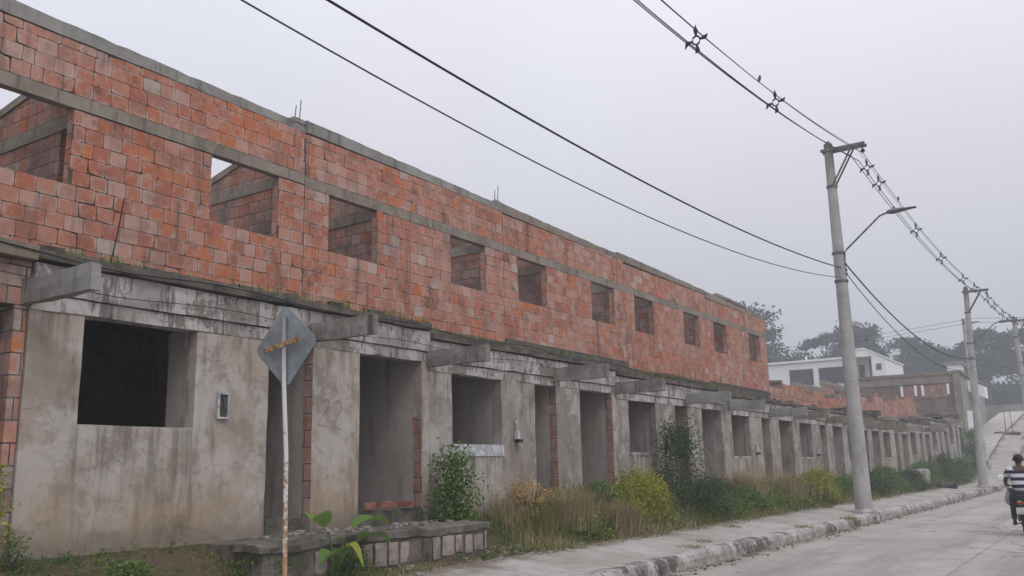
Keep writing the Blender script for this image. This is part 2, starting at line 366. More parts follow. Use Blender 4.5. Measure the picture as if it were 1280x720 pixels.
    def blade(s, p, h, w, lean, az, r, mi=0):
        p = Vector(p); side = Vector((-math.sin(az), math.cos(az), 0))*w*.5; fw = Vector((math.cos(az), math.sin(az), 0))
        m = p+Vector((0, 0, h*.55))+fw*lean*.3; t = p+Vector((0, 0, h))+fw*lean
        b = len(s.v); s.v += [tuple(p-side), tuple(p+side), tuple(m+side*.7), tuple(m-side*.7), tuple(t)]
        s.f += [(b, b+1, b+2, b+3), (b+3, b+2, b+4)]; s.m += [mi, mi]; s.r += [r, r]; s.uv += [None, None]
    def build(s, name, mats, parent=None, smooth=False):
        base = Vector(parent['_b']) if parent is not None and '_b' in parent else Vector((0, 0, 0))
        me = bpy.data.meshes.new(name)
        me.from_pydata([(v[0]-base.x, v[1]-base.y, v[2]-base.z) for v in s.v], [], s.f)
        if not isinstance(mats, (list, tuple)): mats = [mats]
        for m in mats: me.materials.append(m)
        me.polygons.foreach_set('material_index', s.m)
        a = me.attributes.new('rnd', 'FLOAT', 'FACE'); a.data.foreach_set('value', s.r)
        if s.useuv:
            ul = me.uv_layers.new(name='UVMap'); dat = []
            for f, uv in zip(s.f, s.uv):
                for i in range(len(f)): dat += list(uv[i]) if uv else [.5, .5]
            ul.data.foreach_set('uv', dat)
        if smooth: me.polygons.foreach_set('use_smooth', [True]*len(s.f))
        me.update()
        o = bpy.data.objects.new(name, me); col.objects.link(o)
        if parent is not None: o.parent = parent
        return o
def tag(o, label=None, cat=None, group=None, kind=None):
    if label: o['label'] = label
    if cat: o['category'] = cat
    if group: o['group'] = group
    if kind: o['kind'] = kind
    return o
def thing(name, base, label, cat, group=None):
    o = bpy.data.objects.new(name, None); col.objects.link(o); o.location = base; o.empty_display_size = .3
    o['_b'] = tuple(base); return tag(o, label, cat, group)
def sub(o, root): o['_b'] = root['_b']; return o     # lets sub-parts share the thing's base

# ------------------------------------------------------------------ terrain
def rise(y):
    pts = [(0, 0), (57, 0), (62, .35), (70, 1.7), (80, 3.3), (100, 5.6), (130, 7.4), (180, 9), (400, 14)]
    for (a, za), (b, zb) in zip(pts, pts[1:]):
        if y <= b: return za+(zb-za)*max(0, (y-a))/(b-a) if y > a else za
    return 14
def walk_z(x): return .22+(.14)*clamp((-6.3-x)/1.3, 0, 1)
def ground(x, y):
    r = rise(y)
    if x > -7.6: h = 0.0
    else: h = .345+.50*smooth(-7.6, -9.3, x)*(1-.9*smooth(62, 67, y))
    back = 4.2*smooth(-20, -46, x)*smooth(36, 76, y)+3.0*smooth(-30, -90, x)
    right = 2.5*smooth(10, 60, x)
    far = 16*smooth(150, 420, math.hypot(x, y))*(0.6+.5*nz(x, y, 0, .008))
    w = (.03*nz(x, y, 0, 1.1)+.015*nz(x, y, 3, 4)) if x < -7.7 else (-.35 if x < 12 else 0)
    if -7.7 <= x <= -7.5: w = 0
    return h+r+back+right+far+w
mb = MB()
xs = [-420, -340, -260, -200, -160, -130, -105, -85, -70, -58, -48, -40, -33, -27, -22, -18, -15, -12.5, -11, -10, -9.5] + [-9.3+.14*i for i in range(13)] + [-7.48, -6.6, -5, -2, 1, 4, 4.6, 5.5, 7, 9, 12, 16, 22, 30, 42, 58, 80, 110, 150, 210, 300, 420]
ys = [-60, -40, -25, -15, -8, -4] + [-2+.3*i for i in range(100)] + [28+1.0*i for i in range(50)] + [80, 84, 88, 92, 97, 103, 110, 118, 128, 140, 155, 175, 200, 235, 280, 340, 420, 520]
idx = {}
for i, x in enumerate(xs):
    for j, y in enumerate(ys): idx[i, j] = len(mb.v); mb.v.append((x, y, ground(x, y)))
for i in range(len(xs)-1):
    for j in range(len(ys)-1): mb.f.append((idx[i, j], idx[i+1, j], idx[i+1, j+1], idx[i, j+1])); mb.m.append(0); mb.r.append(.5); mb.uv.append(None)
tag(mb.build('ground', M['earth'], smooth=True), 'earth verge and hillside under and behind the row of houses', 'ground', kind='structure')

def sheet(name, xs, ys, fn, mat, label, cat):
    mb = MB(); idx = {}
    for i, x in enumerate(xs):
        for j, y in enumerate(ys): idx[i, j] = len(mb.v); mb.v.append((x, y, fn(x, y)))
    for i in range(len(xs)-1):
        for j in range(len(ys)-1): mb.f.append((idx[i, j], idx[i+1, j], idx[i+1, j+1], idx[i, j+1])); mb.m.append(0); mb.r.append(.5); mb.uv.append(None)
    return tag(mb.build(name, mat, smooth=True), label, cat, kind='structure')
ysr = [-30, -10] + [2*i for i in range(60)] + [125, 135, 150, 170]
sheet('road', [-6.06, -5, -3.5, -2, 0, 2, 4.1], ysr, lambda x, y: rise(y)+.012*nz(x, y, 0, .5), M['road'], 'pale concrete road running uphill beside the kerb', 'road')
sheet('sidewalk', [-7.72, -7.55, -7.2, -6.9, -6.6, -6.29], [-12+.4*i for i in range(300)], lambda x, y: rise(y)+walk_z(x)+.008*nz(x, y, 0, 2), M['walk'], 'dusty concrete pavement between kerb and weeds', 'sidewalk')
sheet('sidewalk_far_side', [4.35, 5.2, 6.2], ysr, lambda x, y: rise(y)+.16, M['walk'], 'concrete pavement on the other side of the road', 'sidewalk')
# paved forecourt climbing at the street end
sheet('paved_slope', [-9.7, -9.3, -9.0, -8.7, -8.4, -8.1, -7.9, -7.7, -7.55], [66+2*i for i in range(21)], lambda x, y: ground(min(x, -7.71), y)+.10 if y > 67 else ground(x, y)-.1, M['ramp'], 'pale paved ramp climbing behind the second pole', 'pavement')
# kerb stones
def kerb(xo, sgn, name, y0, y1, lab):
    mb = MB(); y = y0
    while y < y1:
        L = .98; g = rise(y+.5); dz = random.uniform(-.006, .006); dx = random.uniform(-.005, .005)
        prof = [(0, -.1), (.015, .12), (.05, .195), (.11, .225), (.30, .222), (.30, -.1)]
        ks = 6; rings = []
        for q in range(ks+1):
            yy = y+L*q/ks; b = len(mb.v); gz = rise(yy)
            for (px, pz) in prof:
                e = noise.noise_vector(Vector((px*9, yy*3.1, pz*9)))*.006
                chip = -.03*max(0, nz(yy, px*3, 1, 1.3)-.28) if pz > .15 else 0
                mb.v.append((xo-sgn*px+dx+e.x, yy, gz+pz+dz+e.z+chip))
            rings.append(b)
        for q in range(ks):
            for k in range(len(prof)-1):
                f = (rings[q]+k, rings[q+1]+k, rings[q+1]+k+1, rings[q]+k+1)
                mb.f.append(f if sgn > 0 else f[::-1]); mb.m.append(0); mb.r.append(.5); mb.uv.append(None)
        for b in (rings[0], rings[-1]): mb.f.append(tuple(b+k for k in range(len(prof)))); mb.m.append(0); mb.r.append(.5); mb.uv.append(None)
        y += 1.0
    return tag(mb.build(name, M['kerb']), lab, 'kerb', kind='structure')
kerb(-6.02, 1, 'kerb', -8, 106, 'stained concrete kerb stones along the pavement')
kerb(4.08, -1, 'kerb_far_side', -8, 66, 'concrete kerb along the far pavement')

# ------------------------------------------------------------------ walls
def wall_holes(mb, x, th, y0, y1, z0, z1, holes, mi=0, jam=None, step=.3, amp=.010, ztop=None, seed=0.0, jamb_far=None):
    """front wall in the plane X=x facing +X, th thick, with rectangular holes; one welded shell"""
    ev = sorted(set([y0, y1]+[h[0] for h in holes]+[h[1] for h in holes])); ez = sorted(set([z0, z1]+[h[2] for h in holes]+[h[3] for h in holes]))
    def sub_(e, st):
        out = []
        for a, b in zip(e, e[1:]):
            n = max(1, int(math.ceil((b-a)/st-.01))); out += [a+(b-a)*i/n for i in range(n)]
        return out+[e[-1]]
    Y = sub_([v for v in ev if y0 <= v <= y1], step); Z = sub_([v for v in ez if z0 <= v <= z1], step)
    def inh(a, b): return any(h[0] < a < h[1] and h[2] < b < h[3] for h in holes)
    full = [[not inh((Y[i]+Y[i+1])/2, (Z[k]+Z[k+1])/2) for k in range(len(Z)-1)] for i in range(len(Y)-1)]
    idx = {}
    def P(i, k, s):
        if (i, k, s) not in idx:
            q = Vector((Y[i]*1.9+seed, Z[k]*1.9, s*7.0)); d = noise.noise_vector(q)*amp+noise.noise_vector(q*3.3)*amp*.6
            if i in (0, len(Y)-1): d.y = 0
            idx[i, k, s] = len(mb.v); mb.v.append((x-(th if s else 0)+d.x, Y[i]+d.y, Z[k]+d.z*.8))
        return idx[i, k, s]
    def F(a, m): mb.f.append(a); mb.m.append(m); mb.r.append(.5); mb.uv.append(None)
    jm = mi if jam is None else jam; jf = jm if jamb_far is None else jamb_far
    nY, nZ = len(Y)-1, len(Z)-1
    for i in range(nY):
        for k in range(nZ):
            if not full[i][k]: continue
            F((P(i, k, 0), P(i+1, k, 0), P(i+1, k+1, 0), P(i, k+1, 0)), mi)
            F((P(i, k, 1), P(i, k+1, 1), P(i+1, k+1, 1), P(i+1, k, 1)), mi)
            if i == 0 or not full[i-1][k]: F((P(i, k, 1), P(i, k, 0), P(i, k+1, 0), P(i, k+1, 1)), jf)      # faces -Y
            if i == nY-1 or not full[i+1][k]: F((P(i+1, k, 0), P(i+1, k, 1), P(i+1, k+1, 1), P(i+1, k+1, 0)), jm)
            if k == 0 or not full[i][k-1]: F((P(i, k, 1), P(i+1, k, 1), P(i+1, k, 0), P(i, k, 0)), jm)
            if k == nZ-1 or not full[i][k+1]: F((P(i, k+1, 0), P(i+1, k+1, 0), P(i+1, k+1, 1), P(i, k+1, 1)), jm)
BH = .225; BW = .285
def courses(mb, X, y0, y1, z0, z1, holes, keep=None, ph=5.70):
    """bricks laid one by one on a wall facing +X"""
    for row in range(-12, 20):
        za, zb = ph+row*BH+.0045, ph+(row+1)*BH-.0045
        za, zb = max(za, z0), min(zb, z1)
        if zb-za < .05: continue
        rnd = random.Random(row*131+int(y0*7)+int(z0*10)); y = y0-rnd.random()*BW*.3-(row % 2)*BW*.5
        while y < y1:
            w = BW*rnd.uniform(.93, 1.06)
            if rnd.random() < .06: w *= .6
            a, b = max(y, y0)+.0045, min(y+w, y1)-.0045; y += w
            segs = [(a, b)]
            for h in holes:
                if zb > h[2]+.05 and za < h[3]-.05:
                    ns = []
                    for (p, q) in segs:
                        if q <= h[0] or p >= h[1]: ns.append((p, q)); continue
                        if p < h[0]: ns.append((p, h[0]-.002))
                        if q > h[1]: ns.append((h[1]+.002, q))
                    segs = ns
            for (p, q) in segs:
                if q-p < .04: continue
                if keep and not keep((p+q)/2, (za+zb)/2): continue
                t = rnd.random()**1.15
                # whole areas of paler or redder bricks
                t = clamp(t*.80+.08+.22*nz((p+q)/2, za, 4, .7), 0, .90)
                if rnd.random() < .022: t = .98
                ex = rnd.uniform(-.004, .006); jt = .0035
                c = [(rnd.uniform(-jt, jt), rnd.uniform(-jt, jt)) for _ in range(4)]
                if rnd.random() < .07: k = rnd.randrange(4); c[k] = ((.02 if k in (0, 3) else -.02), (.02 if k < 2 else -.02))
                q4 = [(p+c[0][0], za+c[0][1]), (q+c[1][0], za+c[1][1]), (q+c[2][0], zb+c[2][1]), (p+c[3][0], zb+c[3][1])]
                A = []; UV = []; uv4 = [(0, 0), (1, 0), (1, 1), (0, 1)]
                for i in range(4):
                    a0, a1, a2 = q4[i-1], q4[i], q4[(i+1) % 4]; rd = rnd.uniform(.004, .022)
                    for o, ui in ((a0, i-1), (a2, (i+1) % 4)):
                        dl = math.hypot(o[0]-a1[0], o[1]-a1[1])+1e-6; t_ = min(.4, rd/dl)
                        A.append((X+ex, a1[0]+(o[0]-a1[0])*t_, a1[1]+(o[1]-a1[1])*t_))
                        UV.append((uv4[i][0]+(uv4[ui][0]-uv4[i][0])*t_, uv4[i][1]+(uv4[ui][1]-uv4[i][1])*t_))
                mb.face(A, 0, t, UV)
                B = [(X-.03, v[1], v[2]) for v in A]
                for i in range(8):
                    k = (i+1) % 8; mb.face([A[k], A[i], B[i], B[k]], 0, t)
    return mb
def wall_y(mb, y, th, x0, x1, zb, ztop0, ztop1, holes=(), mi=0, mi_cap=None, cap=.13):
    """side wall across the house (faces +-Y), x0<x1, top running from ztop0 (at x0) to ztop1 (at x1)"""
    ex = sorted(set([x0, x1]+[v for h in holes for v in (h[0], h[1])]))
    def top(x): return ztop0+(ztop1-ztop0)*(x-x0)/(x1-x0)
    for a, b in zip(ex, ex[1:]):
        spans = [(None, None)]
        hs = [h for h in holes if h[0] <= a+1e-6 and h[1] >= b-1e-6]
        segs = [(zb, None)]
        for h in hs: segs = [(zb, h[2]), (h[3], None)] if h[2] > zb else [(h[3], None)]
        for (lo, hi) in segs:
            ta = top(a)-(cap if mi_cap is not None else 0) if hi is None else hi; tb = top(b)-(cap if mi_cap is not None else 0) if hi is None else hi
            v = [(a, y, lo), (b, y, lo), (b, y, tb), (a, y, ta), (a, y+th, lo), (b, y+th, lo), (b, y+th, tb), (a, y+th, ta)]
            o = len(mb.v); mb.v += v
            for q in ((0, 1, 2, 3), (5, 4, 7, 6), (4, 0, 3, 7), (1, 5, 6, 2), (3, 2, 6, 7), (4, 5, 1, 0)):
                mb.f.append(tuple(o+i for i in q)); mb.m.append(mi); mb.r.append(.5); mb.uv.append(None)
    if mi_cap is not None:
        n = 10; e = .025
        for i in range(n):
            a = x0+(x1-x0)*i/n; b = x0+(x1-x0)*(i+1)/n
            ja, jb = .015*nz(a*3, y), .015*nz(b*3, y)
            v = [(a, y-e, top(a)-cap), (b, y-e, top(b)-cap), (b, y-e, top(b)+jb), (a, y-e, top(a)+ja), (a, y+th+e, top(a)-cap), (b, y+th+e, top(b)-cap), (b, y+th+e, top(b)+jb), (a, y+th+e, top(a)+ja)]
            o = len(mb.v); mb.v += v
            qs = [(0, 1, 2, 3), (5, 4, 7, 6), (3, 2, 6, 7), (4, 5, 1, 0)]
            if i == 0: qs.append((4, 0, 3, 7))
            if i == n-1: qs.append((1, 5, 6, 2))
            for q in qs: mb.f.append(tuple(o+i for i in q)); mb.m.append(mi_cap); mb.r.append(.5); mb.uv.append(None)

XL, XU, XB = -9.16, -11.96, -18.6
HOUSE = {
 -1: 'unfinished brick house cut by the left edge, left of the big dark window',
  0: 'unfinished two storey house behind the road sign, with big dark window and masonry porch platform',
  1: 'unfinished two storey house with white window sill, right of the porch platform',
  2: 'unfinished two storey brick house with thick moss along its ledge, above the yellow green bush',
  3: 'unfinished two storey brick house right of the tall dark weeds, before the last tall one',
  4: 'last two storey brick house, beside the first roofless single storey',
  5: 'roofless single storey house touching the last two storey house, behind the first pole',
  6: 'roofless single storey house second after the two storey houses, seen right of the first pole',
  7: 'roofless single storey house in the middle of the low stretch between the two nearest poles',
  8: 'roofless single storey house second from the far end of the row',
  9: 'roofless single storey house at the far end of the row by the second pole',
}
zdl = {-1: 3.36, 0: 3.33, 1: 3.20, 2: 3.10, 3: 3.02, 4: 3.0, 5: 2.98, 6: 2.98, 7: 3.12, 8: 3.42, 9: 3.85}      # underside of ground floor beam
ztp = {-1: 8.12, 0: 8.07, 1: 8.05, 2: 7.98, 3: 7.93, 4: 7.78}
for k in range(-1, 10):
    L = 4.87+6.5*k; U = 4.72+6.5*k; L1 = L+6.5; U1 = U+6.5
    two = k <= 4; zd = zdl[k]; zs = zd+.50; zw0, zw1 = zd-1.16, zd-.01
    fz = .9+rise(L+3)*.35 if k < 8 else 1.25+.35*(k-8)
    h = thing('unfinished_house', (XL, L+3.25, .8), HOUSE[k], 'house', 'row of unfinished brick houses')
    det = k <= 3
    # ---- ground floor front
    W = (L+.6, L+2.05, zw0, zd); D1 = (L+3.17, L+3.96, 1.04, zd); D2 = (L+4.89, L+6.31, 1.04, zd)
    y0 = L if k > -1 else L+3.0
    mb = MB()
    holes = [q for q in (W, D1, D2) if q[0] > y0-.2]
    wall_holes(mb, XL, .17, y0, L1-.004 if k > -1 else D2[0], .25, zd, holes[:2] if k == -1 else holes, 0, 0, .3 if det else .8, .012, seed=k*3.1, jamb_far=1)
    for i, f in enumerate(mb.f):          # only door jambs are bare brick
        if k >= 3 or (k == 0 and abs(mb.v[f[0]][1]-D2[1]) < .08 and mb.v[f[0]][2] > 2.2) or (k == 2 and abs(mb.v[f[0]][1]-D2[1]) < .08) or mb.m[i] == 1 and (abs(mb.v[f[0]][1]-W[1]) < .06 or abs(mb.v[f[0]][1]-y0) < .02): mb.m[i] = 0
    mb.build('front_wall', [M['plaster'] if k in (-1, 0, 3, 6, 7) else M['plaster2'], M['brickp']], h)
    # sill of the window
    mb = MB(); mb.rough_box(XL-.15, XL+(.012 if k != 1 else .016), W[0]-.04, W[1]+.04, zw0-(.19 if k == 1 else .07), zw0+.004, 0, .2, .008, k)
    if k > 0: mb.build('window_sill', M['sill'] if k == 1 else M['wash'], h)
    # ring beam with flaking whitewash
    if k == -1:
        mb = MB(); wall_holes(mb, XL-.03, .14, y0, L1-.006, zd+.002, zs-.04, [], 0, 0, .4, .006); mb.build('brick_infill', M['brickp'], h)
        mb = MB(); mb.rough_box(XL-.20, XL+.12, y0, L1-.006, zs-.038, zs+.13, 0, .25, .012, 3.3, .01); mb.build('ring_beam', M['plinth'], h)
    else:
        mb = MB(); mb.rough_box(XL-.20, XL+.008, y0, L1-.006, zd+.002, zd+.16, 0, .25 if det else .8, .010, k*2.3); mb.build('door_lintel', M['wash'], h)
        mb = MB(); mb.rough_box(XL-.20, XL+.045, y0, L1-.006, zd+.166, zs, 0, .25 if det else .8, .014, k*2.3+5, .012); mb.build('ring_beam', M['wash'], h)
    # floor slab of the upper storey, reaching forward as a mossy ledge
    mb = MB(); zf = zs
    mb.rough_box(XU-.16, XL+(.10 if k > -1 else -.21), y0, L1-.004, zf+.002, zf+.13, 0, .35 if det else 1, .022, k*1.7, .02)
    if k <= 6: ms = MB(); ms.box(XB, XU-.17, y0, L1-.004, zf+.002, zf+.13, 0); ms.build('rear_slab', M['slab'], h)
    # broken mortar lying along the ledge
    mb.build('floor_slab', M['slab'], h)
    if 0 <= k <= 3:
        mb = MB()
        for _ in range(26):
            yy = random.uniform(y0, L1-.2); xx = XL+.02-abs(random.gauss(0, .25)); s = random.uniform(.03, .10)
            mb.rough_box(xx-s, xx, yy, yy+s*random.uniform(1, 4), zf+.125, zf+.13+s*random.uniform(.3, .9), 0, .08, .02, yy)
        tag(mb.build('ledge_crumbs', M['slab'], h), kind='stuff')
    # cantilever beams
    for yb in (L, L+3.96):
        if yb < y0-.1: continue
        yb += .03 if yb == L else .0
        if k >= 8 and yb > L+1: continue
        first = yb < L+1
        mb = MB(); ln = 1.2 if k < 7 else random.uniform(.6, 1.2); dz = random.uniform(-.03, .03)
        mb.rough_box(XL+.012, XL+ln, yb-.12, yb-.0, zd+.06+dz, zd+.33+dz, 0, .15 if det else .6, .012, yb, .008)
        if k == 0 and first: mb.rough_box(XL-3.2, XL+.010, yb-.12, yb-.008, zd+.06+dz, zd+.33+dz, 0, .3, .008, yb)
        o = mb.build('cantilever_beam', M['grey'] if (k == 0 and first) or (k == 2 and not first) or k == 3 else M['washd'] if k < 4 else M['beam'], h)
    # inner cross walls and back wall
    zc = zf-.002
    def iwb(*a, nm='inner_wall'): mi_ = MB(); mi_.box(*a, 0); mi_.build(nm, M['inner'] if nm.startswith('inner') else M['plinthd'], h)  # back wall and floor take a dark colour standing for the deep room's shade
    def iw(y, x1, x0, th=.13): iwb(x0, x1, y, y+th, fz+.1, zc); iwb(x0, x1-.02, y-.018, y-.001, zd-.17, zd+.02, nm='inner_beam')
    if k == -1:
        pass
    else:
        if k == 0: iw(W[1]+.01, XL-.18, XL-.55)
        else: iw(W[1]+.02, XL-.18, XL-3.6)
    iw(D1[1]-.0+.004, XL-.172, XL-3.6)
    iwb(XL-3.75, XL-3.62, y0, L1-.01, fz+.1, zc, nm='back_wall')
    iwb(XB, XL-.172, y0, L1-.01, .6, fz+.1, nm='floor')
    mb = MB()
    if k == -1: mb.box(XL-3.6, XL-.03, L1-.14, L1-.012, .35, zd-.004, 0)
    else: mb.box(XL-3.6, XL-.172, D2[1]+.004, D2[1]+.15, fz+.1, zc, 0)
    o = mb.build('side_wall', M['brickp'] if k in (-1,) else M['inner'], h)
    # door steps with rubble
    for D in (D1, D2):
        mb = MB(); gz = ground(XL, D[0])
        mb.rough_box(XL-.15, XL+.03, D[0]+.012, D[1]-.012, .4, fz+.16, 0, .2, .012, D[0]); mb.build('door_step', M['slab'], h)
    # meter box
    my = L+2.45; mz = zd-.88
    if k >= 0 and k < 5:
        mb = MB(); a, b, c, d = my-.085, my+.085, mz-.16, mz+.16; t = .022
        if k == 0:
            for (p, q, r, s) in ((a, b, d-t, d), (a, b, c, c+t), (a, a+t, c+t, d-t), (b-t, b, c+t, d-t)): mb.box(XL+.015, XL+.05, p, q, r, s, 0, j=.002)
            o = mb.build('meter_box', M['sill'], h); sub(o, h)
            mb = MB(); mb.rough_box(XL+.012, XL+.022, a+t, b-t, c+t, d-t, 0, .04, .004); mb.tube([(XL+.04, my-.02, mz-.1), (XL+.035, my+.02, mz), (XL+.04, my-.01, mz+.1)], .012, 6)
            mb.build('box_back', M['plinthd'], o)
        else:
            mb.rough_box(XL+.016, XL+.09, my-.04, my+.05, mz-.17, mz-.02, 0, .05, .008, k); mb.tube([(XL+.05, my, mz-.03), (XL+.06, my-.01, mz+.08), (XL+.04, my, mz+.16)], .022, 6)
            o = mb.build('meter_box', M['dark'] if k == 2 else M['sill'], h); sub(o, h)
            mb = MB(); mb.rough_box(XL+.03, XL+.12, my-.02, my+.10, mz-.23, mz-.175, 0, .05, .006, k); mb.build('box_bracket', M['dark'], o)
    # ---- upper storey
    if two:
        zt = ztp[k]; w1 = (U+.52 if k != 0 else U+.45, U+(1.78 if k != 0 else 2.0), 5.70, 6.82); w2 = (U+4.45, U+5.88, 5.70, 6.82)
        if k >= 1: w1 = (U+.62, U+1.98, 5.70, 6.80); w2 = (U+4.40, U+5.75, 5.70, 6.80)
        if k == 0: w1 = (U+.3, U+2.03, 5.70, 6.88); w2 = (U+4.43, U+5.88, 5.70, 6.84)
        hs = [w1, w2]; yu0 = U if k > -1 else L+3.0
        if k == -1: hs = [w2]
        zlb = 6.84 if k < 1 else 6.80
        mb = MB(); pl = {-1: 4.72, 0: 4.72, 1: 4.60, 2: 4.70, 3: 4.52, 4: 4.55}[k]
        wall_holes(mb, XU-.012, .14, yu0+.002, U1-.006, 4.0, zlb, hs, 0, 1, 1.2, .0); 
        wall_holes(mb, XU-.012, .14, yu0+.002, U1-.006, zlb+.21, zt-.22, [], 0, 1, 1.2, .0)
        nb = len(mb.f)
        b = MB(); courses(b, XU, yu0+.003, U1-.007, pl, zlb, hs); courses(b, XU, yu0+.003, U1-.007, zlb+.21, zt-.22, [], None, zlb+.21)
        off = len(mb.v); mb.v += b.v; mb.f += [tuple(i+off for i in f) for f in b.f]; mb.m += [2]*len(b.f); mb.r += b.r; mb.uv += b.uv; mb.useuv = True
        mb.build('upper_wall', [M['mortar'], M['brickp'], M['brick']], h)
        mb = MB(); mb.rough_box(XU-.155, XU+.012, yu0, U1-.008, zlb+.002, zlb+.208, 0, .22, .007, k*4.4, .006); mb.build('lintel_beam', M['beam'], h)
        mb = MB(); mb.rough_box(XU-.165, XU+.022, yu0-.01, U1+.002, zt-.218, zt, 0, .22, .009, k*5.1, .022)
        if k in (0, 1, 2): mb.rough_box(XU-.17, XU+.03, U1-.35, U1-.003, zt-.05, zt+.07, 0, .12, .02, k, .02)
        if k == 4: mb.rough_box(XU-.17, XU+.04, U+1.2, U+4.4, zt+.0, zt+.14, 0, .3, .03, k, .03)
        mb.v = [(v[0], v[1], v[2]+(.07-.13*(v[1]-U)/6.5)*(1 if v[2] > zt-.1 else .35)) for v in mb.v]
        mb.build('parapet_beam', M['grey'] if k < 2 else M['beam'], h)
        mb = MB(); mb.rough_box(XU-.16, XU+(.02 if k < 2 else .035), yu0, U1-.008, 4.02, pl-.004, 0, .25, .015, k*2.2, .01); 
        mb.build('plinth', M['plinth'] if k < 1 else M['plinthd'], h)
        # rebars
        if k in (0, 1):
            RB = [[(XU-.06, U1-.12, zt), (XU-.05, U1-.10, zt+.42)], [(XU-.10, U1-.20, zt), (XU-.10, U1-.17, zt+.30)]]
            if k == 0:
                RB.append([(XL+.0, L+.85, zf+.1), (XL-.02, L+.93, zf+.5), (XL-.05, L+1.0, zf+.92)])
                RB += [[(XL+.03, L+q, zf-.05), (XL+.05, L+q+.01, zf+.17)] for q in (2.6, 4.2, 4.9, 6.0)]
            for q in RB: mb = MB(); mb.tube(q, .009, 5); mb.build('rebar', M['dark'], h)
        # cross walls upstairs
        mb = MB(); yp = w1[1]+.17 if k != 0 else U+2.2
        wall_y(mb, yp, .14, XB+.1, XU-.156, zf+.13, 6.75, 7.86, [(XU-.62, XU-.19, zf+.13, 6.68)] if k < 1 else [], 0, 1)
        mb.build('inner_gable_wall', [M['brickp'], M['beam']], h)
        mb = MB(); wall_y(mb, U1-.16, .14, XB+.1, XU-.17, zf+.13, 6.35 if k < 1 else 7.3, zt-.06, [], 0, 1); o = mb.build('party_wall', [M['brickp'], M['beam']], h)
        mb = MB()
        for yy in (yp, U1-.16): mb = MB(); mb.rough_box(XB+.1, XU-.2, yy-.018, yy+.158, 6.69 if yy == yp else 6.86, 6.90 if yy == yp else 7.08, 0, .5, .008, yy); mb.build('tie_beam', M['beam'], h)
        mb = MB(); mb.box(XB-.05, XB+.09, U, U1-.01, zf+.13, 6.2); mb.build('rear_wall', M['brickp'], h)
        if k == 4:
            mb = MB(); wall_y(mb, U1, .12, XB+.1, XU+.0, zf+.13, 6.35, zt-.03, [], 0, 1); mb.build('end_wall', [M['brickp'], M['beam']], h)
    else:
        # ragged brick stubs where the upper storey was never finished
        rr = random.Random(k); dk = max(0, zdl[k]-2.98)
        def keep(y, z, k=k): return z < 4.92+dk*1.1+.12*math.sin(y*1.3+k)+.22*nz(y, k, 0, .9)
        mb = MB(); b = MB(); courses(b, XU, U+.003, U1-.007, 3.9+dk, 6.6, [], keep)
        off = 0; mb.v += b.v; mb.f += b.f; mb.m += [1]*len(b.f); mb.r += b.r; mb.uv += b.uv; mb.useuv = True
        y = U+.01
        while y < U1-.02:
            y2 = min(y+.31, U1-.01); mb.box(XU-.14, XU-.012, y, y2, zf+.12, 4.80+dk*1.1+.12*math.sin(y*1.3+k)+.2*nz(y, k, 0, .9), 0); y = y2+.001
        mb.build('upper_wall', [M['brickp'], M['brick']], h)
        rz = 5.6+.12*(k-5)+dk*.9; mb = MB(); t0 = rr.uniform(5.3, 5.8)+.16*(k-5)+dk*.8; t1 = rr.uniform(4.5, 4.9)+dk
        wall_y(mb, U1-.16, .14, -16.6, XU-.15, zf+.13, t0, t1, [], 0, 1); mb.build('party_wall', [M['brickp'], M['beam']], h)
        mb = MB(); t2 = rr.uniform(4.9, 5.4)+dk; wall_y(mb, U+3.1, .14, -16.6, XU-.4, zf+.13, t0-.1, t2, [], 0, 1); mb.build('inner_gable_wall', [M['brickp'], M['beam']], h)
        mb = MB(); mb.rough_box(-16.75, -16.6, U, U1-.02, zf, rz, 0, 1.0, .02); mb.build('rear_wall', M['brickp'], h)
        mb = MB(); mb.rough_box(-16.78, -16.57, U, U1-.02, rz+.005, rz+.2+rr.uniform(0, .15), 0, 1.0, .03); mb.build('rear_beam', M['beam'], h)
        mb = MB(); mb.rough_box(-14.4, -14.25, U+.2, U1-.3, zf+.13, 5.5+rr.uniform(-.3, .2), 0, .9, .04); mb.build('middle_wall', M['brickp'], h)
        # toppled slabs and beams on the ledge
        for _ in range(6):
            mb = MB(); yy = U+rr.uniform(.2, 5.4); xx = XL-rr.uniform(-.2, 1.6); mb.rough_box(xx-.5, xx+.15, yy, yy+rr.uniform(.5, 1.6), zf+.12, zf+.12+rr.uniform(.08, .30), 0, .3, .05, yy, .02)
            mb.build('broken_ledge', M['plinthd'] if k % 2 else M['beam'], h)
    # ---- extras of single houses
    if k == 0:
        for (a, b, c, d, e, f) in ((XL-1.5, XL-1.2, L+.75, L+1.3, fz+.12, 2.32), (XL-1.5, XL-1.2, L+.9, L+1.15, 2.325, 2.50), (XL-1.9, XL-1.6, L+1.4, L+1.9, fz+.12, 2.2)):
            mb = MB(); mb.rough_box(a, b, c, d, e, f, 0, .2, .012, e); mb.build('block_stack', M['grey'], h)
        mb = MB(); mb.rough_box(XL+.02, -7.98, L+2.15, 11.25, .25, .86, 0, .22, .03, 1.1, .03)
        mb.build('porch_platform', M['slab'], h)
        mb = MB(); yy = L+2.9
        while yy < 11.2:
            w = random.uniform(.20, .30)
            if random.random() > .05: mb = MB(); mb.rough_box(-7.98, -7.955, yy, min(yy+w-.03, 11.22), .44+random.uniform(-.02, .05), .735+random.uniform(-.03, .01), 0, .07, .014, yy, .014); mb.build('facing_stone', random.choice([M['fstone'], M['fstone'], M['washd'], M['slab']]), h)
            yy += w
        mb = MB(); mb.rough_box(-8.5, -7.935, L+2.05, 11.29, .745, .865, 0, .12, .035, 7.7, .03); mb.build('platform_edge', M['slab'], h)
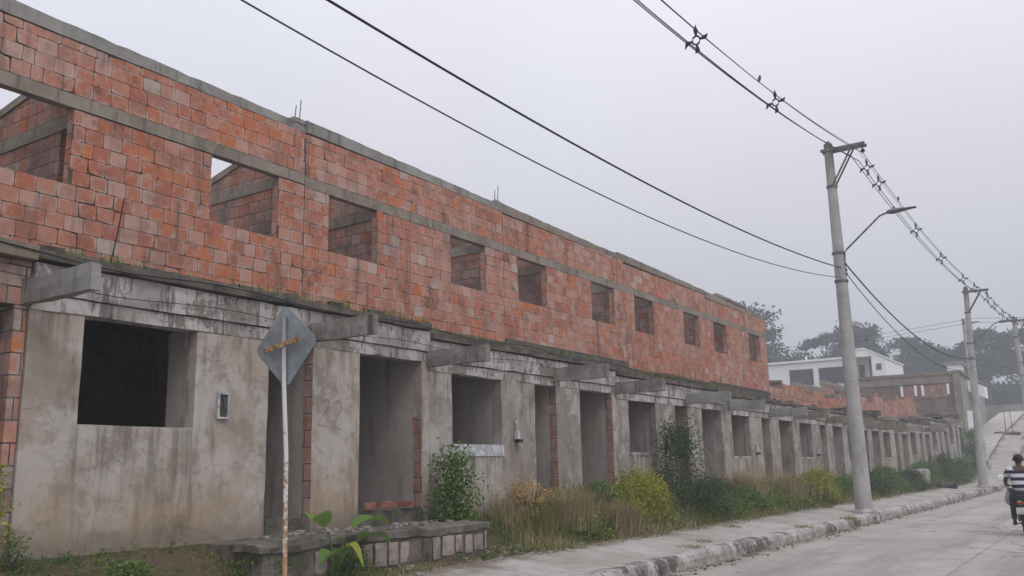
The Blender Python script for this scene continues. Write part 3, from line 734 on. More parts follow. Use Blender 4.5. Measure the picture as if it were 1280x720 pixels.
        # faint house number scratched on the pier and old repair ring
        def scrib(pts, r=.0035): 
            mbs.tube([(XL+.012+.003*math.sin(i), L+4.0+p[0], 2.55+p[1]) for i, p in enumerate(pts)], r, 5)
        mbs = MB()
        scrib([(.10, .04), (.18, .07), (.26, .06), (.27, .0), (.24, -.08), (.15, -.16), (.06, -.28), (.26, -.30)]); scrib([(.36, .03), (.42, .07), (.50, .05), (.52, -.03), (.46, -.13), (.35, -.28), (.53, -.34)])
        pass
        mbs.build('scratched_number', m_flat('scratched_render', (.29, .24, .195), .95), h)
        # bare strip at the foot where plaster fell off
        mb = MB(); mb.rough_box(XL-.1, XL+.05, L+.55, L+3.1, .45, .86, 0, .2, .035, 3.3, .02); mb.build('footing', M['plinth'], h)
    if k == 2:
        mb = MB()
        for _ in range(9000):
            y = random.uniform(L-2.6, L+5.5); x = XL-.02-abs(random.gauss(0, .35)); e = max(0, .5+nz(y, 3, 0, .8))*(1-.6*abs(y-L-1.2)/5)
            z = zf+.13+(.26*e)*random.random()**1.6
            mb.leaf((x, y, z), random.uniform(.025, .07), .4)
        mb.build('moss', M['leafdk'], h)
# side walls of the first recess, seen at the left edge, are part of house -1 (built above)

# ------------------------------------------------------------------ street poles
def pole(base, top, r0, r1, label, lamp=True, arm=True, name='utility_pole', side=1, lampz=7.6, scale=1):
    b = Vector(base); t = Vector(top); g = 'concrete power poles along the street'
    P = thing(name, base, label, 'utility pole', g)
    def at(z): k = (z-b.z)/(t.z-b.z); return b+(t-b)*k
    mb = MB(); n = 12; mb.tube([b+Vector((0, 0, -.3))]+[b+(t-b)*i/n for i in range(n+1)], [r0]+[r0+(r1-r0)*i/n for i in range(n+1)], 20); o = mb.build('shaft', M['pole'], P, True); 
    mb = MB(); mb.lathe(b+Vector((0, 0, -.12)), [(0, r0+.10), (.16, r0+.09), (.22, r0+.02)], 18); mb.build('footing', M['kerb'], P)
    if arm:
        for dy in (-.13, .13):
            mb = MB(); z = t.z-.22
            mb.box(t.x-.2, t.x+1.08, t.y+dy-.035, t.y+dy+.035, z-.04, z+.04); mb.build('crossarm', M['steel'], P)
        for dy in (-.13, .13):
            mb = MB(); q = at(t.z-1.35); mb.tube([(q.x+.05, q.y+dy, q.z), (t.x+.70, t.y+dy, t.z-.25)], .028, 6); mb.build('brace', M['steel'], P)
        for dz in (.22, 1.35):
            mb = MB(); q = at(t.z-dz); mb.lathe(q, [(-.04, r1+.035), (.04, r1+.035)], 18); mb.build('clamp', M['steel'], P)
        mb = MB(); mb.tube([(t.x+.98, t.y, t.z-.26), (t.x+.98, t.y, t.z-.36)], .02, 6); mb.lathe((t.x+.98, t.y, t.z-.46), [(0, .03), (.02, .07), (.05, .05), (.07, .07), (.11, .03)], 10); mb.build('insulator', M['dark'], P)
        mb = MB(); q = at(t.z-.22); mb.lathe((q.x, q.y, t.z), [(0, r1*.6), (.08, r1*.5), (.1, .02)], 12); mb.build('top_cap', M['steel'], P)
    if lamp:
        q0 = at(lampz); q1 = at(lampz+.85)
        mb = MB(); mb.tube([(q0.x+r1, q0.y-.02, q0.z), (q1.x+r1+.05, q1.y-.02, q1.z), (q1.x+r1+.12, q1.y-.02, q1.z+.08), (q1.x+1.25, q1.y-.02, q1.z+.93), (q1.x+1.5, q1.y-.02, q1.z+1.0)], .028, 8)
        mb.build('lamp_arm', M['steel'], P, True)
        for q in (q0, q1):
            mb = MB(); mb.lathe(q, [(-.03, r1+.07), (.03, r1+.07)], 16); mb.build('arm_clamp', M['steel'], P)
        lx, ly, lz = q1.x+1.45, q1.y-.02, q1.z+1.0
        mb = MB()
        secs = [(0, .05, .05), (.15, .10, .08), (.32, .12, .07), (.55, .11, .035), (.8, .08, .02)]
        rings = []
        for (dx, w, hh) in secs:
            k0 = len(mb.v)
            for i in range(10): a = 2*math.pi*i/10; mb.v.append((lx+dx, ly+w*math.cos(a), lz+hh*math.sin(a)+.02*dx))
            rings.append(k0)
        for a_, b_ in zip(rings, rings[1:]):
            for i in range(10): mb.f.append((a_+i, a_+(i+1) % 10, b_+(i+1) % 10, b_+i)); mb.m.append(0); mb.r.append(.5); mb.uv.append(None)
        mb.f.append(tuple(range(rings[0], rings[0]+10))); mb.f.append(tuple(reversed(range(rings[-1], rings[-1]+10)))); mb.m += [0, 0]; mb.r += [.5, .5]; mb.uv += [None, None]
        o = mb.build('lamp_head', M['steel'], P, True); sub(o, P)
        mb = MB(); mb.lathe((lx+.2, ly, lz+.075), [(0, .03), (.06, .03), (.07, .01)], 10); mb.build('photocell', M['dark'], o)
    return P
P1b, P1t = (-6.28, 27.1, .24), (-6.33, 27.1, 11.1)
pole(P1b, P1t, .235, .125, 'tall concrete pole with crossarm and street lamp, nearest on the pavement beside the kerb', lampz=6.85)
P2b, P2t = (-6.35, 53.5, .25), (-6.05, 53.5, 10.75)
pole(P2b, P2t, .235, .125, 'second concrete pole with crossarm and lamp, standing at the end of the kerb', lampz=6.9)
P3b, P3t = (-5.05, 70, 1.75), (-5.2, 70, 11.15)
pole(P3b, P3t, .235, .13, 'third concrete pole at the right edge, beside the paved ramp', lampz=7.2)
P4b, P4t = (-10.0, 85, 4.0), (-10.1, 85, 13.5)
P4 = pole(P4b, P4t, .20, .12, 'thin pale pole behind the far grey block house, carrying the side street wires', lamp=False, arm=False)
mb = MB(); mb.box(-10.2, -8.9, 84.8, 84.95, 13.05, 13.15); mb.build('crossarm', M['steel'], P4)
mb = MB(); mb.tube([(-10.1, 84.88, 12.3), (-9.3, 84.88, 13.08)], .03, 6); mb.build('brace', M['steel'], P4)
mb = MB(); mb.tube([(-29.4, 106, 6), (-29.4, 106, 13.9)], [.12, .09], 10); tag(mb.build('pale_post', M['white']), 'slim white post rising behind the roof of the white house', 'post')

# insulators racks on pole 1 for the low cables
# ------------------------------------------------------------------ cables
def cable(name, pts, r, label, group=None, n=6):
    mb = MB(); mb.tube(pts, r, n); o = mb.build(name, M['cable'], smooth=True)
    return tag(o, label, 'cable', group)
def qa(f, y0, y1, n=60): return [f(y0+(y1-y0)*i/n) for i in range(n+1)]
cable('service_cable', qa(lambda y: (-6.25, y, 6.396-.00712*(y-6.116)+.003141*(y-6.116)*(y-12.013)), -12, 26.9), .0155, 'thick lower cable swooping from the first pole to the top of the photo', 'low service cables')
cable('service_cable', qa(lambda y: (-6.25, y, 5.904-.02211*(y-5.025)+.004564*(y-5.025)*(y-11.808)), -12, 26.9), .0095, 'thin lower cable hanging beneath the thick one on the first pole', 'low service cables')
def sagf(a, b, s):
    return lambda t: tuple(a[i]+(b[i]-a[i])*t-(s*4*t*(1-t) if i == 2 else 0) for i in range(3))
f = sagf((-6.15, 27.2, 7.35), (-6.05, 53.4, 7.0), .95)
cable('service_cable', [f(i/40) for i in range(41)], .024, 'thick cable sagging steeply between first and second pole', 'low service cables')
f = sagf((-6.15, 27.2, 7.05), (-6.05, 53.4, 6.5), 1.15)
cable('service_cable', [f(i/40) for i in range(41)], .014, 'thin cable sagging just under the thick one between first and second pole', 'low service cables')
mb = MB()
for z in (7.17, 7.34, 6.83, 7.05): mb.lathe((-6.17, 27.1, z), [(-.05, .03), (-.03, .06), (.03, .06), (.05, .03)], 8)
o = mb.build('cable_clamp', M['dark']); tag(o, 'dark clamps holding the low cables against the first pole shaft', 'clamp')
# upper bundled line
def span(f, ts, label, nseg=60):
    L_ = thing('power_line', f(0.0), label, 'power line', 'upper power line spans')
    for j, (dx, dz, r) in enumerate(((0, .20, .007), (.17, .0, .010), (-.17, -.02, .012), (.02, -.20, .012))):
        mb = MB(); mb.tube([(f(i/nseg)[0]+dx, f(i/nseg)[1], f(i/nseg)[2]+dz) for i in range(nseg+1)], r, 6); mb.build('wire', M['cable'], L_, True)
    for t in ts:
        c = Vector(f(t)); mb = MB()
        ring = [(c.x+.075*math.sin(a), c.y, c.z+.085*math.cos(a)) for a in [i*math.pi/4 for i in range(9)]]; mb.tube(ring, .018, 6, caps=False)
        for (dx, dz) in ((0, 1), (1, .1), (-1, -.1), (.1, -1)):
            p = [(c.x+dx*.07, c.y, c.z+dz*.08), (c.x+dx*.15, c.y, c.z+dz*.17), (c.x+dx*.17, c.y, c.z+dz*.2)]
            mb.tube(p, [.018, .035, .045], 7)
            hx, hz = (.0, .10) if dz == 1 else (.05, .05) if dx == 1 else (-.05, -.10) if dx == -1 else (-.05, -.05)
            mb.tube([p[2], (p[2][0]+hx, c.y, p[2][2]+hz)], [.036, .006], 6)
        mb.build('spacer', M['dark'], L_)
    return L_
def f0(t):
    y = -10+37*t; return (-5.48, y, 9.11+.0826*(y-14.4)+.0041*(y-14.4)*(y-19))
span(f0, [(y+10)/37 for y in (-5.5, 0.5, 9.4, 14.45, 19.05)], 'upper bundle of black wires with star shaped spacers left of the first pole')
f1 = sagf((-5.48, 27.0, 10.55), (-5.25, 53.5, 10.35), .55)
span(f1, [(y-27)/26.5 for y in (28.1, 29.6, 35.4, 40.6, 46.5, 50.3)], 'upper bundle of wires with spacers between first and second pole')
f2 = sagf((-5.25, 53.5, 10.35), (-4.4, 70, 10.75), .5)
span(f2, (.08, .2, .36, .52, .7, .88), 'short upper bundle of wires with close spacers between second and third pole')
f3 = sagf((-4.4, 70, 10.75), (3, 96, 13.5), .6)
span(f3, (.05, .3), 'upper wires leaving the third pole towards the right edge')
f4 = sagf((-60, 96, 13.8), (-9.4, 84.9, 13.1), .9)
L4 = thing('power_line', (-60, 96, 13.8), 'side street wires crossing the grey sky above the white house', 'power line', 'side street wires')
for dz in (0, .35): 
    mb = MB(); mb.tube([(p[0], p[1], p[2]+dz) for p in (f4(i/30) for i in range(31))], .016, 5); mb.build('wire', M['cable'], L4)
for t in (.62, .82):
    p = f4(t); mb = MB(); mb.tube([(p[0], p[1], p[2]-.15), (p[0], p[1], p[2]+.6)], .05, 6); mb.tube([(p[0]-.25, p[1], p[2]), (p[0]+.25, p[1], p[2])], .05, 6); mb.build('spacer', M['dark'], L4)
f5 = sagf((-9.4, 84.9, 13.1), (22, 82, 13.6), 1.0)
L5 = thing('power_line', (-9.4, 84.9, 13.1), 'side street wires running right from the thin pale pole', 'power line', 'side street wires')
for dz in (0, .35):
    mb = MB(); mb.tube([(p[0], p[1], p[2]+dz) for p in (f5(i/20) for i in range(21))], .016, 5); mb.build('wire', M['cable'], L5)
# birds on the messenger wire
def bird(c, label):
    mb = MB(); x, y, z = c
    mb.tube([(x, y-.10, z-.03), (x, y-.05, z+.0), (x, y+.0, z+.06), (x, y+.035, z+.12), (x, y+.05, z+.15), (x, y+.075, z+.155)], [.012, .026, .036, .028, .024, .004], 9)
    tag(mb.build('bird', M['dark'], smooth=True), label, 'bird')
    return
t = (18.0+10)/37; p = f0(t); bird((p[0], p[1], p[2]+.21), 'small dark bird perched on the upper wire left of the first pole')
t = (31.6-27)/26.5; p = f1(t); bird((p[0]+.17, p[1], p[2]+.01), 'small dark bird perched on the wire right of the first pole')
# drop cables on the ledge of the houses
for (zz, rr_, xx, lb) in ((3.90, .009, XL+.12, 'thin cable tacked along the ledge of the house row'), (3.62, .005, XL+.075, 'wire sagging along the whitewashed ring beam')):
    pts = []
    for i in range(140):
        y = 4.0+i*.25; k = int((y-4.87)//6.5); zz2 = zz-.12*min(1, max(0, (y-5)/16)); pts.append((xx+.015*nz(y, 1), y, zz2+.03*math.sin(y*1.9)+.03*nz(y, 0, 0, .8)))
    cable('ledge_cable', pts, rr_, lb)

# ------------------------------------------------------------------ road sign seen from behind
S = thing('road_sign', (-7.05, 6.5, .25), 'back of a grey diamond road sign on a rusty white post', 'road sign')
sx, sy = -7.05, 6.5; sxt = -7.19
mb = MB(); mb.tube([(sx, sy, -.1), (sx-.03, sy, 1.0), (sx-.05, sy, 1.8), (sxt+.03, sy, 2.5), (sxt, sy, 3.24)], .0235, 12)
N = NT('rusty_white_post'); z = N.xyz(N.pos())[2]; k = N.math('ADD', N.math('MULTIPLY', N.noise(16, 5, .7), 1.2), N.math('MULTIPLY', z, -.22))
N.finish(N.mix(N.step(k, .22, .42), (.62, .61, .60), (.34, .20, .09)), .7); M['post'] = N.m
mb.build('post', M['post'], S, True)
mb = MB(); cz = 2.93; hw = .425
def diamond(mb, y0, y1):
    pts = []
    for i in range(4):
        a = math.pi/2*i; c = Vector((math.cos(a), math.sin(a)))*(hw-.07)
        for s in (-1, 0, 1): pts.append(c+Vector((math.cos(a+s*.7), math.sin(a+s*.7)))*.07)
    rot = 0.06
    f_ = [(sxt+p.x*math.cos(rot)-p.y*math.sin(rot)+.0, p.y*math.cos(rot)+p.x*math.sin(rot)+cz) for p in pts]
    a = [(x, y0+.03*(x-sxt), z) for x, z in f_]; b = [(x, y1+.03*(x-sxt), z) for x, z in f_]
    mb.face(a); mb.face(b[::-1])
    for i in range(len(a)): j = (i+1) % len(a); mb.face([a[i], b[i], b[j], a[j]])
diamond(mb, sy+.034, sy+.038)
mb.build('panel', m_flat('sign_back', (.30, .33, .35), .55, .3, .4, .25, 5), S)
mb = MB(); mb.box(sxt-.25, sxt+.28, sy-.052, sy-.029, 2.90, 2.955); 
for v_i in range(8):
    v = mb.v[v_i]; mb.v[v_i] = (v[0], v[1], v[2]+(v[0]-sxt)*.16)
mb.build('bracket', M['rust'], S)

# ------------------------------------------------------------------ vegetation
def gz(x, y):
    if x > -7.6: return rise(y)+walk_z(x)
    return ground(x, y)
# weeds carpet
def carpet(name, n, fn, mat, label, cat):
    mb = MB()
    for _ in range(n):
        q = fn()
        if q is None: continue
        x, y, h, w, r = q; az = random.uniform(0, 6.28)
        mb.blade((x, y, gz(x, y)-.02), h*random.uniform(.6, 1.15), w, h*random.uniform(.05, 1.0), az, r)
    return tag(mb.build(name, mat), label, cat, kind='stuff')
def fgrass():
    y = 4+62*random.random()**1.35; x = random.uniform(-9.12, -7.55)
    d = nz(x, y, 0, .55)+.25*nz(x, y, 5, 2)
    if y < 12: 
        if x > -7.96 or y < 7.0:
            if d < -.12 or (x < -8.75 and random.random() < .7): return None
        elif x > -9.2 and 7 < y < 11.3 : return None
        h = random.uniform(.03, .10)*(1+1.0*max(0, d)); 
        if 10.6 < y and x > -8.1: h *= .6
    else:
        x = random.uniform(-9.12, -7.42-.25*nz(0, y, 8, .9))
        h = random.uniform(.06, .30)*(.8+1.8*max(0, nz(x, y, 7, .9)))*(.55+.9*smooth(-7.6, -8.6, x))
        if x > -7.75: h *= .5
    return x, y, h, random.uniform(.007, .02)*(1+y/50), clamp(random.gauss(.40+.35*max(0, nz(x, y, 9, .35)), .22), 0, 1)
carpet('grass', 52000, fgrass, M['grass'], 'green weedy grass along the foot of the houses', 'grass')
def fstraw():
    y = random.choice([random.uniform(12.5, 17.5), random.uniform(12, 30), random.uniform(19, 44)]); x = random.uniform(-9.0, -7.65)
    d = nz(x, y, 20, .6)
    if d < -.02: return None
    h = random.uniform(.2, .62)*(.6+d)*(.6+.6*smooth(-7.7, -8.5, x))
    return x, y, h, random.uniform(.006, .013), random.random()
carpet('dry_grass', 15000, fstraw, M['straw'], 'tall straw coloured dry grass mixed among the weeds', 'dry grass')
def flitter():
    y = random.uniform(5, 24); x = -7.62+random.gauss(0, .10)-.25*max(0, nz(0, y, 3, .7))
    return x, y, random.uniform(.01, .05), random.uniform(.01, .03), random.random()
carpet('grass_litter', 6000, flitter, M['straw'], 'dead grass litter creeping over the inner edge of the pavement', 'litter')
def fpatch():
    c = random.choice([(-6.4, 15.2), (-6.6, 16.1), (-6.25, 21.0), (-6.1, 24.5), (-7.2, 19.2)]); x = c[0]+random.gauss(0, .10); y = c[1]+random.gauss(0, .16)
    return x, y, random.uniform(.02, .09), random.uniform(.008, .02), random.uniform(.2, .9)
carpet('pavement_weeds', 900, fpatch, M['grass'], 'small tufts of grass growing from cracks in the pavement', 'weeds')

mb = MB()
for _ in range(420):
    y = random.uniform(5.2, 36); k = int((y-4.87)//6.5); 
    if nz(y, 6, 0, .6) < -.1: continue
    z = zdl[k]+.63; x = XL+.04-abs(random.gauss(0, .15))
    for _ in range(random.randint(3, 12)):
        hh = random.uniform(.04, .16); mb.blade((x+random.gauss(0, .03), y+random.gauss(0, .04), z), hh, .010, hh*random.uniform(.1, .9), random.uniform(0, 6.28), random.random())
tag(mb.build('ledge_grass', M['grass']), 'sparse grass sprouting along the ledge between the two storeys', 'grass', kind='stuff')
def leafweeds(name, n, fn, mat, label):
    mb = MB()
    for _ in range(n):
        q = fn()
        if q is None: continue
        x, y, hh, sz = q; z = gz(x, y)
        for _ in range(random.randint(7, 16)):
            a = random.uniform(0, 6.28); k = random.uniform(0, hh*.5); mb.leaf((x+k*math.cos(a), y+k*math.sin(a), z+random.uniform(.0, hh)), sz*random.uniform(.6, 1.3), .5, d=(math.cos(a), math.sin(a), random.uniform(-.1, .9)))
    return tag(mb.build(name, mat), label, 'ground cover', kind='stuff')
def fgut():
    y = 8+50*random.random(); x = -5.98+abs(random.gauss(0, .05))
    if nz(0, y, 4, .9) < .12: return None
    return x, y, random.uniform(.02, .10), random.uniform(.006, .014), random.uniform(.2, .95)
mb = MB()
for _ in range(1500):
    q = fgut()
    if q: mb.blade((q[0], q[1], rise(q[1])), q[2], q[3], q[2]*random.uniform(.1, .9), random.uniform(-1.2, 1.2), q[4])
tag(mb.build('gutter_weeds', M['grass']), 'sparse weeds growing in the gutter along the kerb', 'weeds', kind='stuff')
def fw1():
    y = random.choice([random.uniform(3.5, 11.5), random.uniform(11, 20)]); x = random.uniform(-9.05, -7.7)
    if nz(x, y, 2, .8) < .0 or (6.9 < y < 11.4 and x < -7.9): return None
    return x, y, random.uniform(.03, .11), random.uniform(.02, .045)
leafweeds('broadleaf_weeds', 1500, fw1, M['leaf'], 'small broad leaved weeds covering the verge near the road sign')
def fw2():
    y = random.uniform(14, 60); x = random.uniform(-9.05, -7.8)
    if nz(x, y, 12, .5) < -.05: return None
    return x, y, random.uniform(.1, .5), random.uniform(.04, .08)
leafweeds('mixed_weeds', 4600, fw2, M['leaf'], 'leafy green weeds mixed into the grass along the row')
leafweeds('yellowing_weeds', 2300, fw2, M['leafyl'], 'yellowing weeds mixed into the grass along the row')
def tuft(x, y, h, rad, n, mat, label, cat='grass clump', group=None):
    T = MB(); z = gz(x, y)-.02
    for _ in range(n):
        a = random.uniform(0, 6.28); r = rad*abs(random.gauss(0, .45)); hh = h*random.uniform(.45, 1.05)
        T.blade((x+r*math.cos(a), y+r*math.sin(a), z), hh, random.uniform(.006, .014), hh*random.uniform(.15, .7), a+random.gauss(0, .7), random.random())
    tag(T.build('grass_clump', mat), label, cat, group)
g_ = 'clumps of tall dry grass before the houses'
tuft(-8.35, 14.4, .8, .55, 1500, M['straw'], 'big arching clump of straw coloured grass beside the orange dry shrub', group=g_)
tuft(-8.1, 15.7, .65, .5, 1200, M['straw'], 'straw coloured grass clump with reddish tips left of the yellow green bush', group=g_)
tuft(-8.55, 23.6, .95, .7, 1500, M['straw'], 'pale grass clump standing right of the tall dark weeds', group=g_)
tuft(-8.3, 13.2, .55, .45, 900, M['grass'], 'low green grass clump at the foot of the orange dry shrub', group=g_)
tuft(-6.55, 27.1, .10, .25, 120, M['grass'], 'thin weeds at the foot of the nearest pole')
tuft(-8.5, 27.2, .85, .8, 1300, M['straw'], 'pale grass clump left of the far bright bush', group=g_)

def shrub(name, c, rx, ry, h, n, size, mat, label, cat='shrub', asp=.45, stems=7, shape='cone', group=None, skew=0):
    x, y = c; z = gz(x, y)-.05; T = thing(name, (x, y, z), label, cat, group)
    mb = MB(); tips = []
    for i in range(stems):
        a = random.uniform(0, 6.28); k = random.uniform(.2, .95); tx, ty = x+rx*k*math.cos(a), y+ry*k*math.sin(a)
        hh = h*((1-.75*k) if shape == 'cone' else (1-.35*k*k))*random.uniform(.8, 1.0)
        p = [(x+.03*math.cos(a), y+.03*math.sin(a), z), (x+(tx-x)*.5, y+(ty-y)*.5, z+hh*.45), (tx, ty, z+hh*.95)]
        mb.tube(p, [.014, .010, .004], 5); tips.append(p)
    mb.build('stem', M['bark'], T)
    mb = MB()
    cl = []
    for i in range(max(14, n//60)):
        t = random.random()**.8; a = random.uniform(0, 6.28); k = math.sqrt(random.random())
        env = (1-t)**.75+.12 if shape == 'cone' else math.sqrt(max(.03, 1-(t*.96)**2.4))
        cl.append((x+rx*env*k*math.cos(a)+skew*t, y+ry*env*k*math.sin(a), z+h*(.04+.92*t)))
    for i in range(n):
        q = random.choice(cl); s = .10*h+.05
        mb.leaf((q[0]+random.gauss(0, s*.8), q[1]+random.gauss(0, s*.8), max(z+.03, q[2]+random.gauss(0, s*.7))), size*random.uniform(.6, 1.3), asp)
    mb.build('leaves', mat, T)
shrub('leafy_shrub', (-8.75, 11.45), .24, .32, 1.2, 3000, .065, M['leaf'], 'dense green cone shaped bush behind the end of the porch platform', group='bushes growing before the houses', asp=.55)
shrub('dry_shrub', (-8.8, 13.75), .35, .55, .75, 1100, .06, M['leafdry'], 'orange withered shrub against the wall right of the green cone bush', group='bushes growing before the houses', shape='round', stems=12)
shrub('weed_bush', (-8.35, 17.1), .62, 1.15, .95, 6500, .06, M['leafyl'], 'bright yellow green bush between the straw grass and the tall dark weeds', group='bushes growing before the houses', shape='round', stems=14)
shrub('weed_bush', (-8.6, 15.8), .4, .7, .72, 2200, .06, M['leaf'], 'green bush low behind the straw grass clumps', group='bushes growing before the houses', shape='round')
shrub('tall_weed', (-8.5, 19.6), .45, .62, 2.0, 5200, .075, M['leafdk'], 'tallest dark green weed, pointed, in front of the middle houses', group='bushes growing before the houses', asp=.35, stems=10)
shrub('tall_weed', (-8.4, 18.5), .35, .5, 1.15, 2000, .07, M['leafdk'], 'dark weed with spiky tips just left of the tallest weed', group='bushes growing before the houses', asp=.35)
shrub('weed_bush', (-8.2, 20.6), .5, 1.0, .85, 4500, .065, M['leafdk'], 'dark green low bush spreading right from the tallest weed', group='bushes growing before the houses', shape='round')
shrub('weed_bush', (-8.2, 23.0), .5, 1.5, .55, 4200, .07, M['leaf'], 'green creeping bush on the verge before the third house door', group='bushes growing before the houses', shape='round')
shrub('weed_bush', (-8.15, 29.6), .5, 1.3, .98, 5200, .07, M['leafyl'], 'bright green round bush left of the first pole base', group='bushes growing before the houses', shape='round')
shrub('weed_bush', (-8.2, 32.5), .5, 1.6, .7, 3500, .075, M['leaf'], 'green bush seen directly behind the first pole', group='bushes growing before the houses', shape='round')
for i, (x, y, h_, mt, lb) in enumerate([
    (-8.2, 36.5, .7, 'leafdk', 'dark low bush just right of the first pole'), (-8.3, 40.0, .85, 'leaf', 'green bush second to the right of the first pole'),
    (-8.1, 44.0, .8, 'leafdk', 'dark bush midway between the two nearest poles'), (-8.2, 48.0, 1.2, 'leaf', 'green bush left of the black bag on the pavement'),
    (-8.0, 53.0, 1.5, 'leafdk', 'dark leafy bush just left of the second pole'), (-7.9, 58.0, 1.5, 'leaf', 'wide bush directly behind the second pole'),
    (-7.9, 64.0, 1.7, 'leafdk', 'bush spilling onto the pavement right of the second pole'), (-8.6, 70.0, 1.6, 'leaf', 'farthest bush, before the short grey wall at the row end')]):
    shrub('weed_bush', (x, y), .65, 2.0, h_, 3200, .10, M[mt], lb, group='bushes growing before the houses', shape='round')
for i, (x, y, h_, lb) in enumerate([(-8.15, 7.1, .32, 'low bright green weed right of the road sign post'), (-8.3, 5.6, .28, 'low green weed before the wall under the big dark window'), (-7.9, 8.3, .30, 'green weed at the foot of the porch platform facing')]):
    shrub('low_weed', (x, y), .22, .3, h_, 900, .05, M['leaf'], lb, group='low weeds near the road sign', shape='round')
shrub('low_weed', (-8.85, 4.75), .10, .16, .34, 500, .035, M['leaf'], 'green weed growing at the left corner of the first plastered wall', group='low weeds near the road sign', shape='cone')
shrub('low_weed', (-8.9, 6.5), .05, .08, .28, 70, .035, M['leaf'], 'tiny seedling sprouting at the foot of the wall under the big window', group='low weeds near the road sign', shape='cone', stems=2)
# creeper at the left edge
V = thing('creeper', (-9.15, 4.45, .7), 'yellow green creeper climbing the bare brick at the left edge', 'creeper')
mb = MB(); pts = [(-8.95, 4.62, .6), (-8.98, 4.60, 1.0), (-8.93, 4.66, 1.35), (-9.0, 4.60, 1.7), (-9.05, 4.5, 1.78)]; mb.tube(pts, .008, 5); mb.build('stem', M['leafyl'], V)
mb = MB()
for _ in range(170):
    i = random.randrange(4); t = random.random(); p = Vector(pts[i]).lerp(Vector(pts[i+1]), t); mb.leaf(p+Vector((random.gauss(0, .04), random.gauss(0, .05), random.gauss(0, .04))), random.uniform(.04, .08), .6)
mb.build('leaves', M['leafyl'], V)
# big leaf plant on the platform edge
B = thing('broad_leaf_plant', (-7.85, 8.0, .55), 'plant with a few huge drooping leaves at the platform edge', 'plant')
def bigleaf(base, mid, tip, w, parent, r, name='leaf'):
    mb = MB(); b_, m_, t_ = Vector(base), Vector(mid), Vector(tip); n = 8; side = (t_-b_).cross(Vector((0, 0, 1))).normalized()
    L = []
    for i in range(n+1):
        t = i/n; p = b_*(1-t)**2+m_*2*t*(1-t)+t_*t*t; ww = w*math.sin(math.pi*(t**.8))**.8 if 0 < t < 1 else .004
        L.append((p-side*ww+Vector((0, 0, ww*.35)), p, p+side*ww+Vector((0, 0, ww*.35))))
    for a, b in zip(L, L[1:]): mb.face([a[0], a[1], b[1], b[0]], 0, r); mb.face([a[1], a[2], b[2], b[1]], 0, r)
    return mb.build(name, M['leafbig'], parent, True)
bx, by = -7.85, 8.0
mb = MB()
for (tx, ty, tz) in ((-7.9, 7.85, .98), (-7.75, 8.15, .95), (-7.7, 8.0, .75), (-7.8, 8.3, .8), (-7.65, 7.8, .7)): mb.tube([(bx, by, .45), ((bx+tx)/2, (by+ty)/2, tz-.1), (tx, ty, tz)], [.014, .01, .006], 6)
mb.build('stem', M['leaf'], B)
bigleaf((-7.9, 7.85, .98), (-7.85, 7.65, 1.22), (-7.75, 7.50, 1.10), .17, B, .6)
bigleaf((-7.75, 8.15, .95), (-7.7, 8.45, 1.12), (-7.6, 8.65, .98), .19, B, .5)
bigleaf((-7.7, 8.0, .75), (-7.6, 8.05, .85), (-7.5, 8.1, .52), .14, B, 1.0)
bigleaf((-7.8, 8.3, .8), (-7.8, 8.6, .95), (-7.75, 8.85, .75), .13, B, .5)
bigleaf((-7.65, 7.8, .7), (-7.6, 7.65, .80), (-7.55, 7.45, .62), .12, B, .3)

# rubble
def stones(name, n, fn, mat, label):
    mb = MB()
    for _ in range(n):
        x, y, z, s = fn(); mb.rough_box(x-s, x+s, y-s*1.3, y+s*1.3, z-s*.4, z+s*.7, 0, s*1.1, s*.35, x*9+y)
    return tag(mb.build(name, mat), label, 'rubble', kind='stuff')
def fst():
    y = random.choice([random.uniform(10.5, 14), random.uniform(5.5, 12)]); x = random.uniform(-8.2, -7.5); return x, y, gz(x, y), random.uniform(.01, .035)
stones('rubble', 170, fst, M['rock'], 'scattered pale stones and mortar crumbs on the earth verge')
def fst2():
    y = random.uniform(9, 60); return -5.9+abs(random.gauss(0, .16)), y, rise(y)+.004, random.uniform(.006, .022)
stones('kerb_debris', 420, fst2, M['earth'], 'dirt crumbs and leaves lying in the gutter')
def fst3():
    return random.uniform(-8.9, -8.2), random.uniform(7.4, 11), .88, random.uniform(.01, .04)
stones('platform_rubble', 60, fst3, M['rock'], 'mortar crumbs lying on the porch platform')
for i, (x, y, z, a, lb) in enumerate([(-9.10, 9.95, 1.10, .7, 'broken red brick in the porch doorway, leftmost of three'), (-9.12, 10.30, 1.10, -1.1, 'broken red brick in the porch doorway, middle of three'), (-9.13, 10.78, 1.09, .25, 'broken red brick in the porch doorway, rightmost of three')]):
    mb = MB(); mb.rough_box(-.08, .08, -.15, .15, 0, .09, 0, .07, .01, i, .008); o = mb.build('loose_brick', M['clay']); o.location = (x, y, z); o.rotation_euler.z = a; tag(o, lb, 'brick', 'broken bricks in the porch doorway')
mb = MB(); mb.rough_box(-.45, .45, -.5, .5, 0, .28, 0, .12, .09, 3, .08); o = mb.build('rubbish_bag', M['dark']); o.location = (-7.35, 49.0, .3); tag(o, 'crumpled dark bag of rubbish on the pavement before the second pole', 'rubbish bag')
mb = MB(); mb.rough_box(-.4, .4, -.5, .5, 0, .65, 0, .15, .1, 5, .05); o = mb.build('rubble_heap', M['rock']); o.location = (-8.1, 46.2, .6); tag(o, 'pinkish rubble heap among the weeds left of the black bag', 'rubble heap')

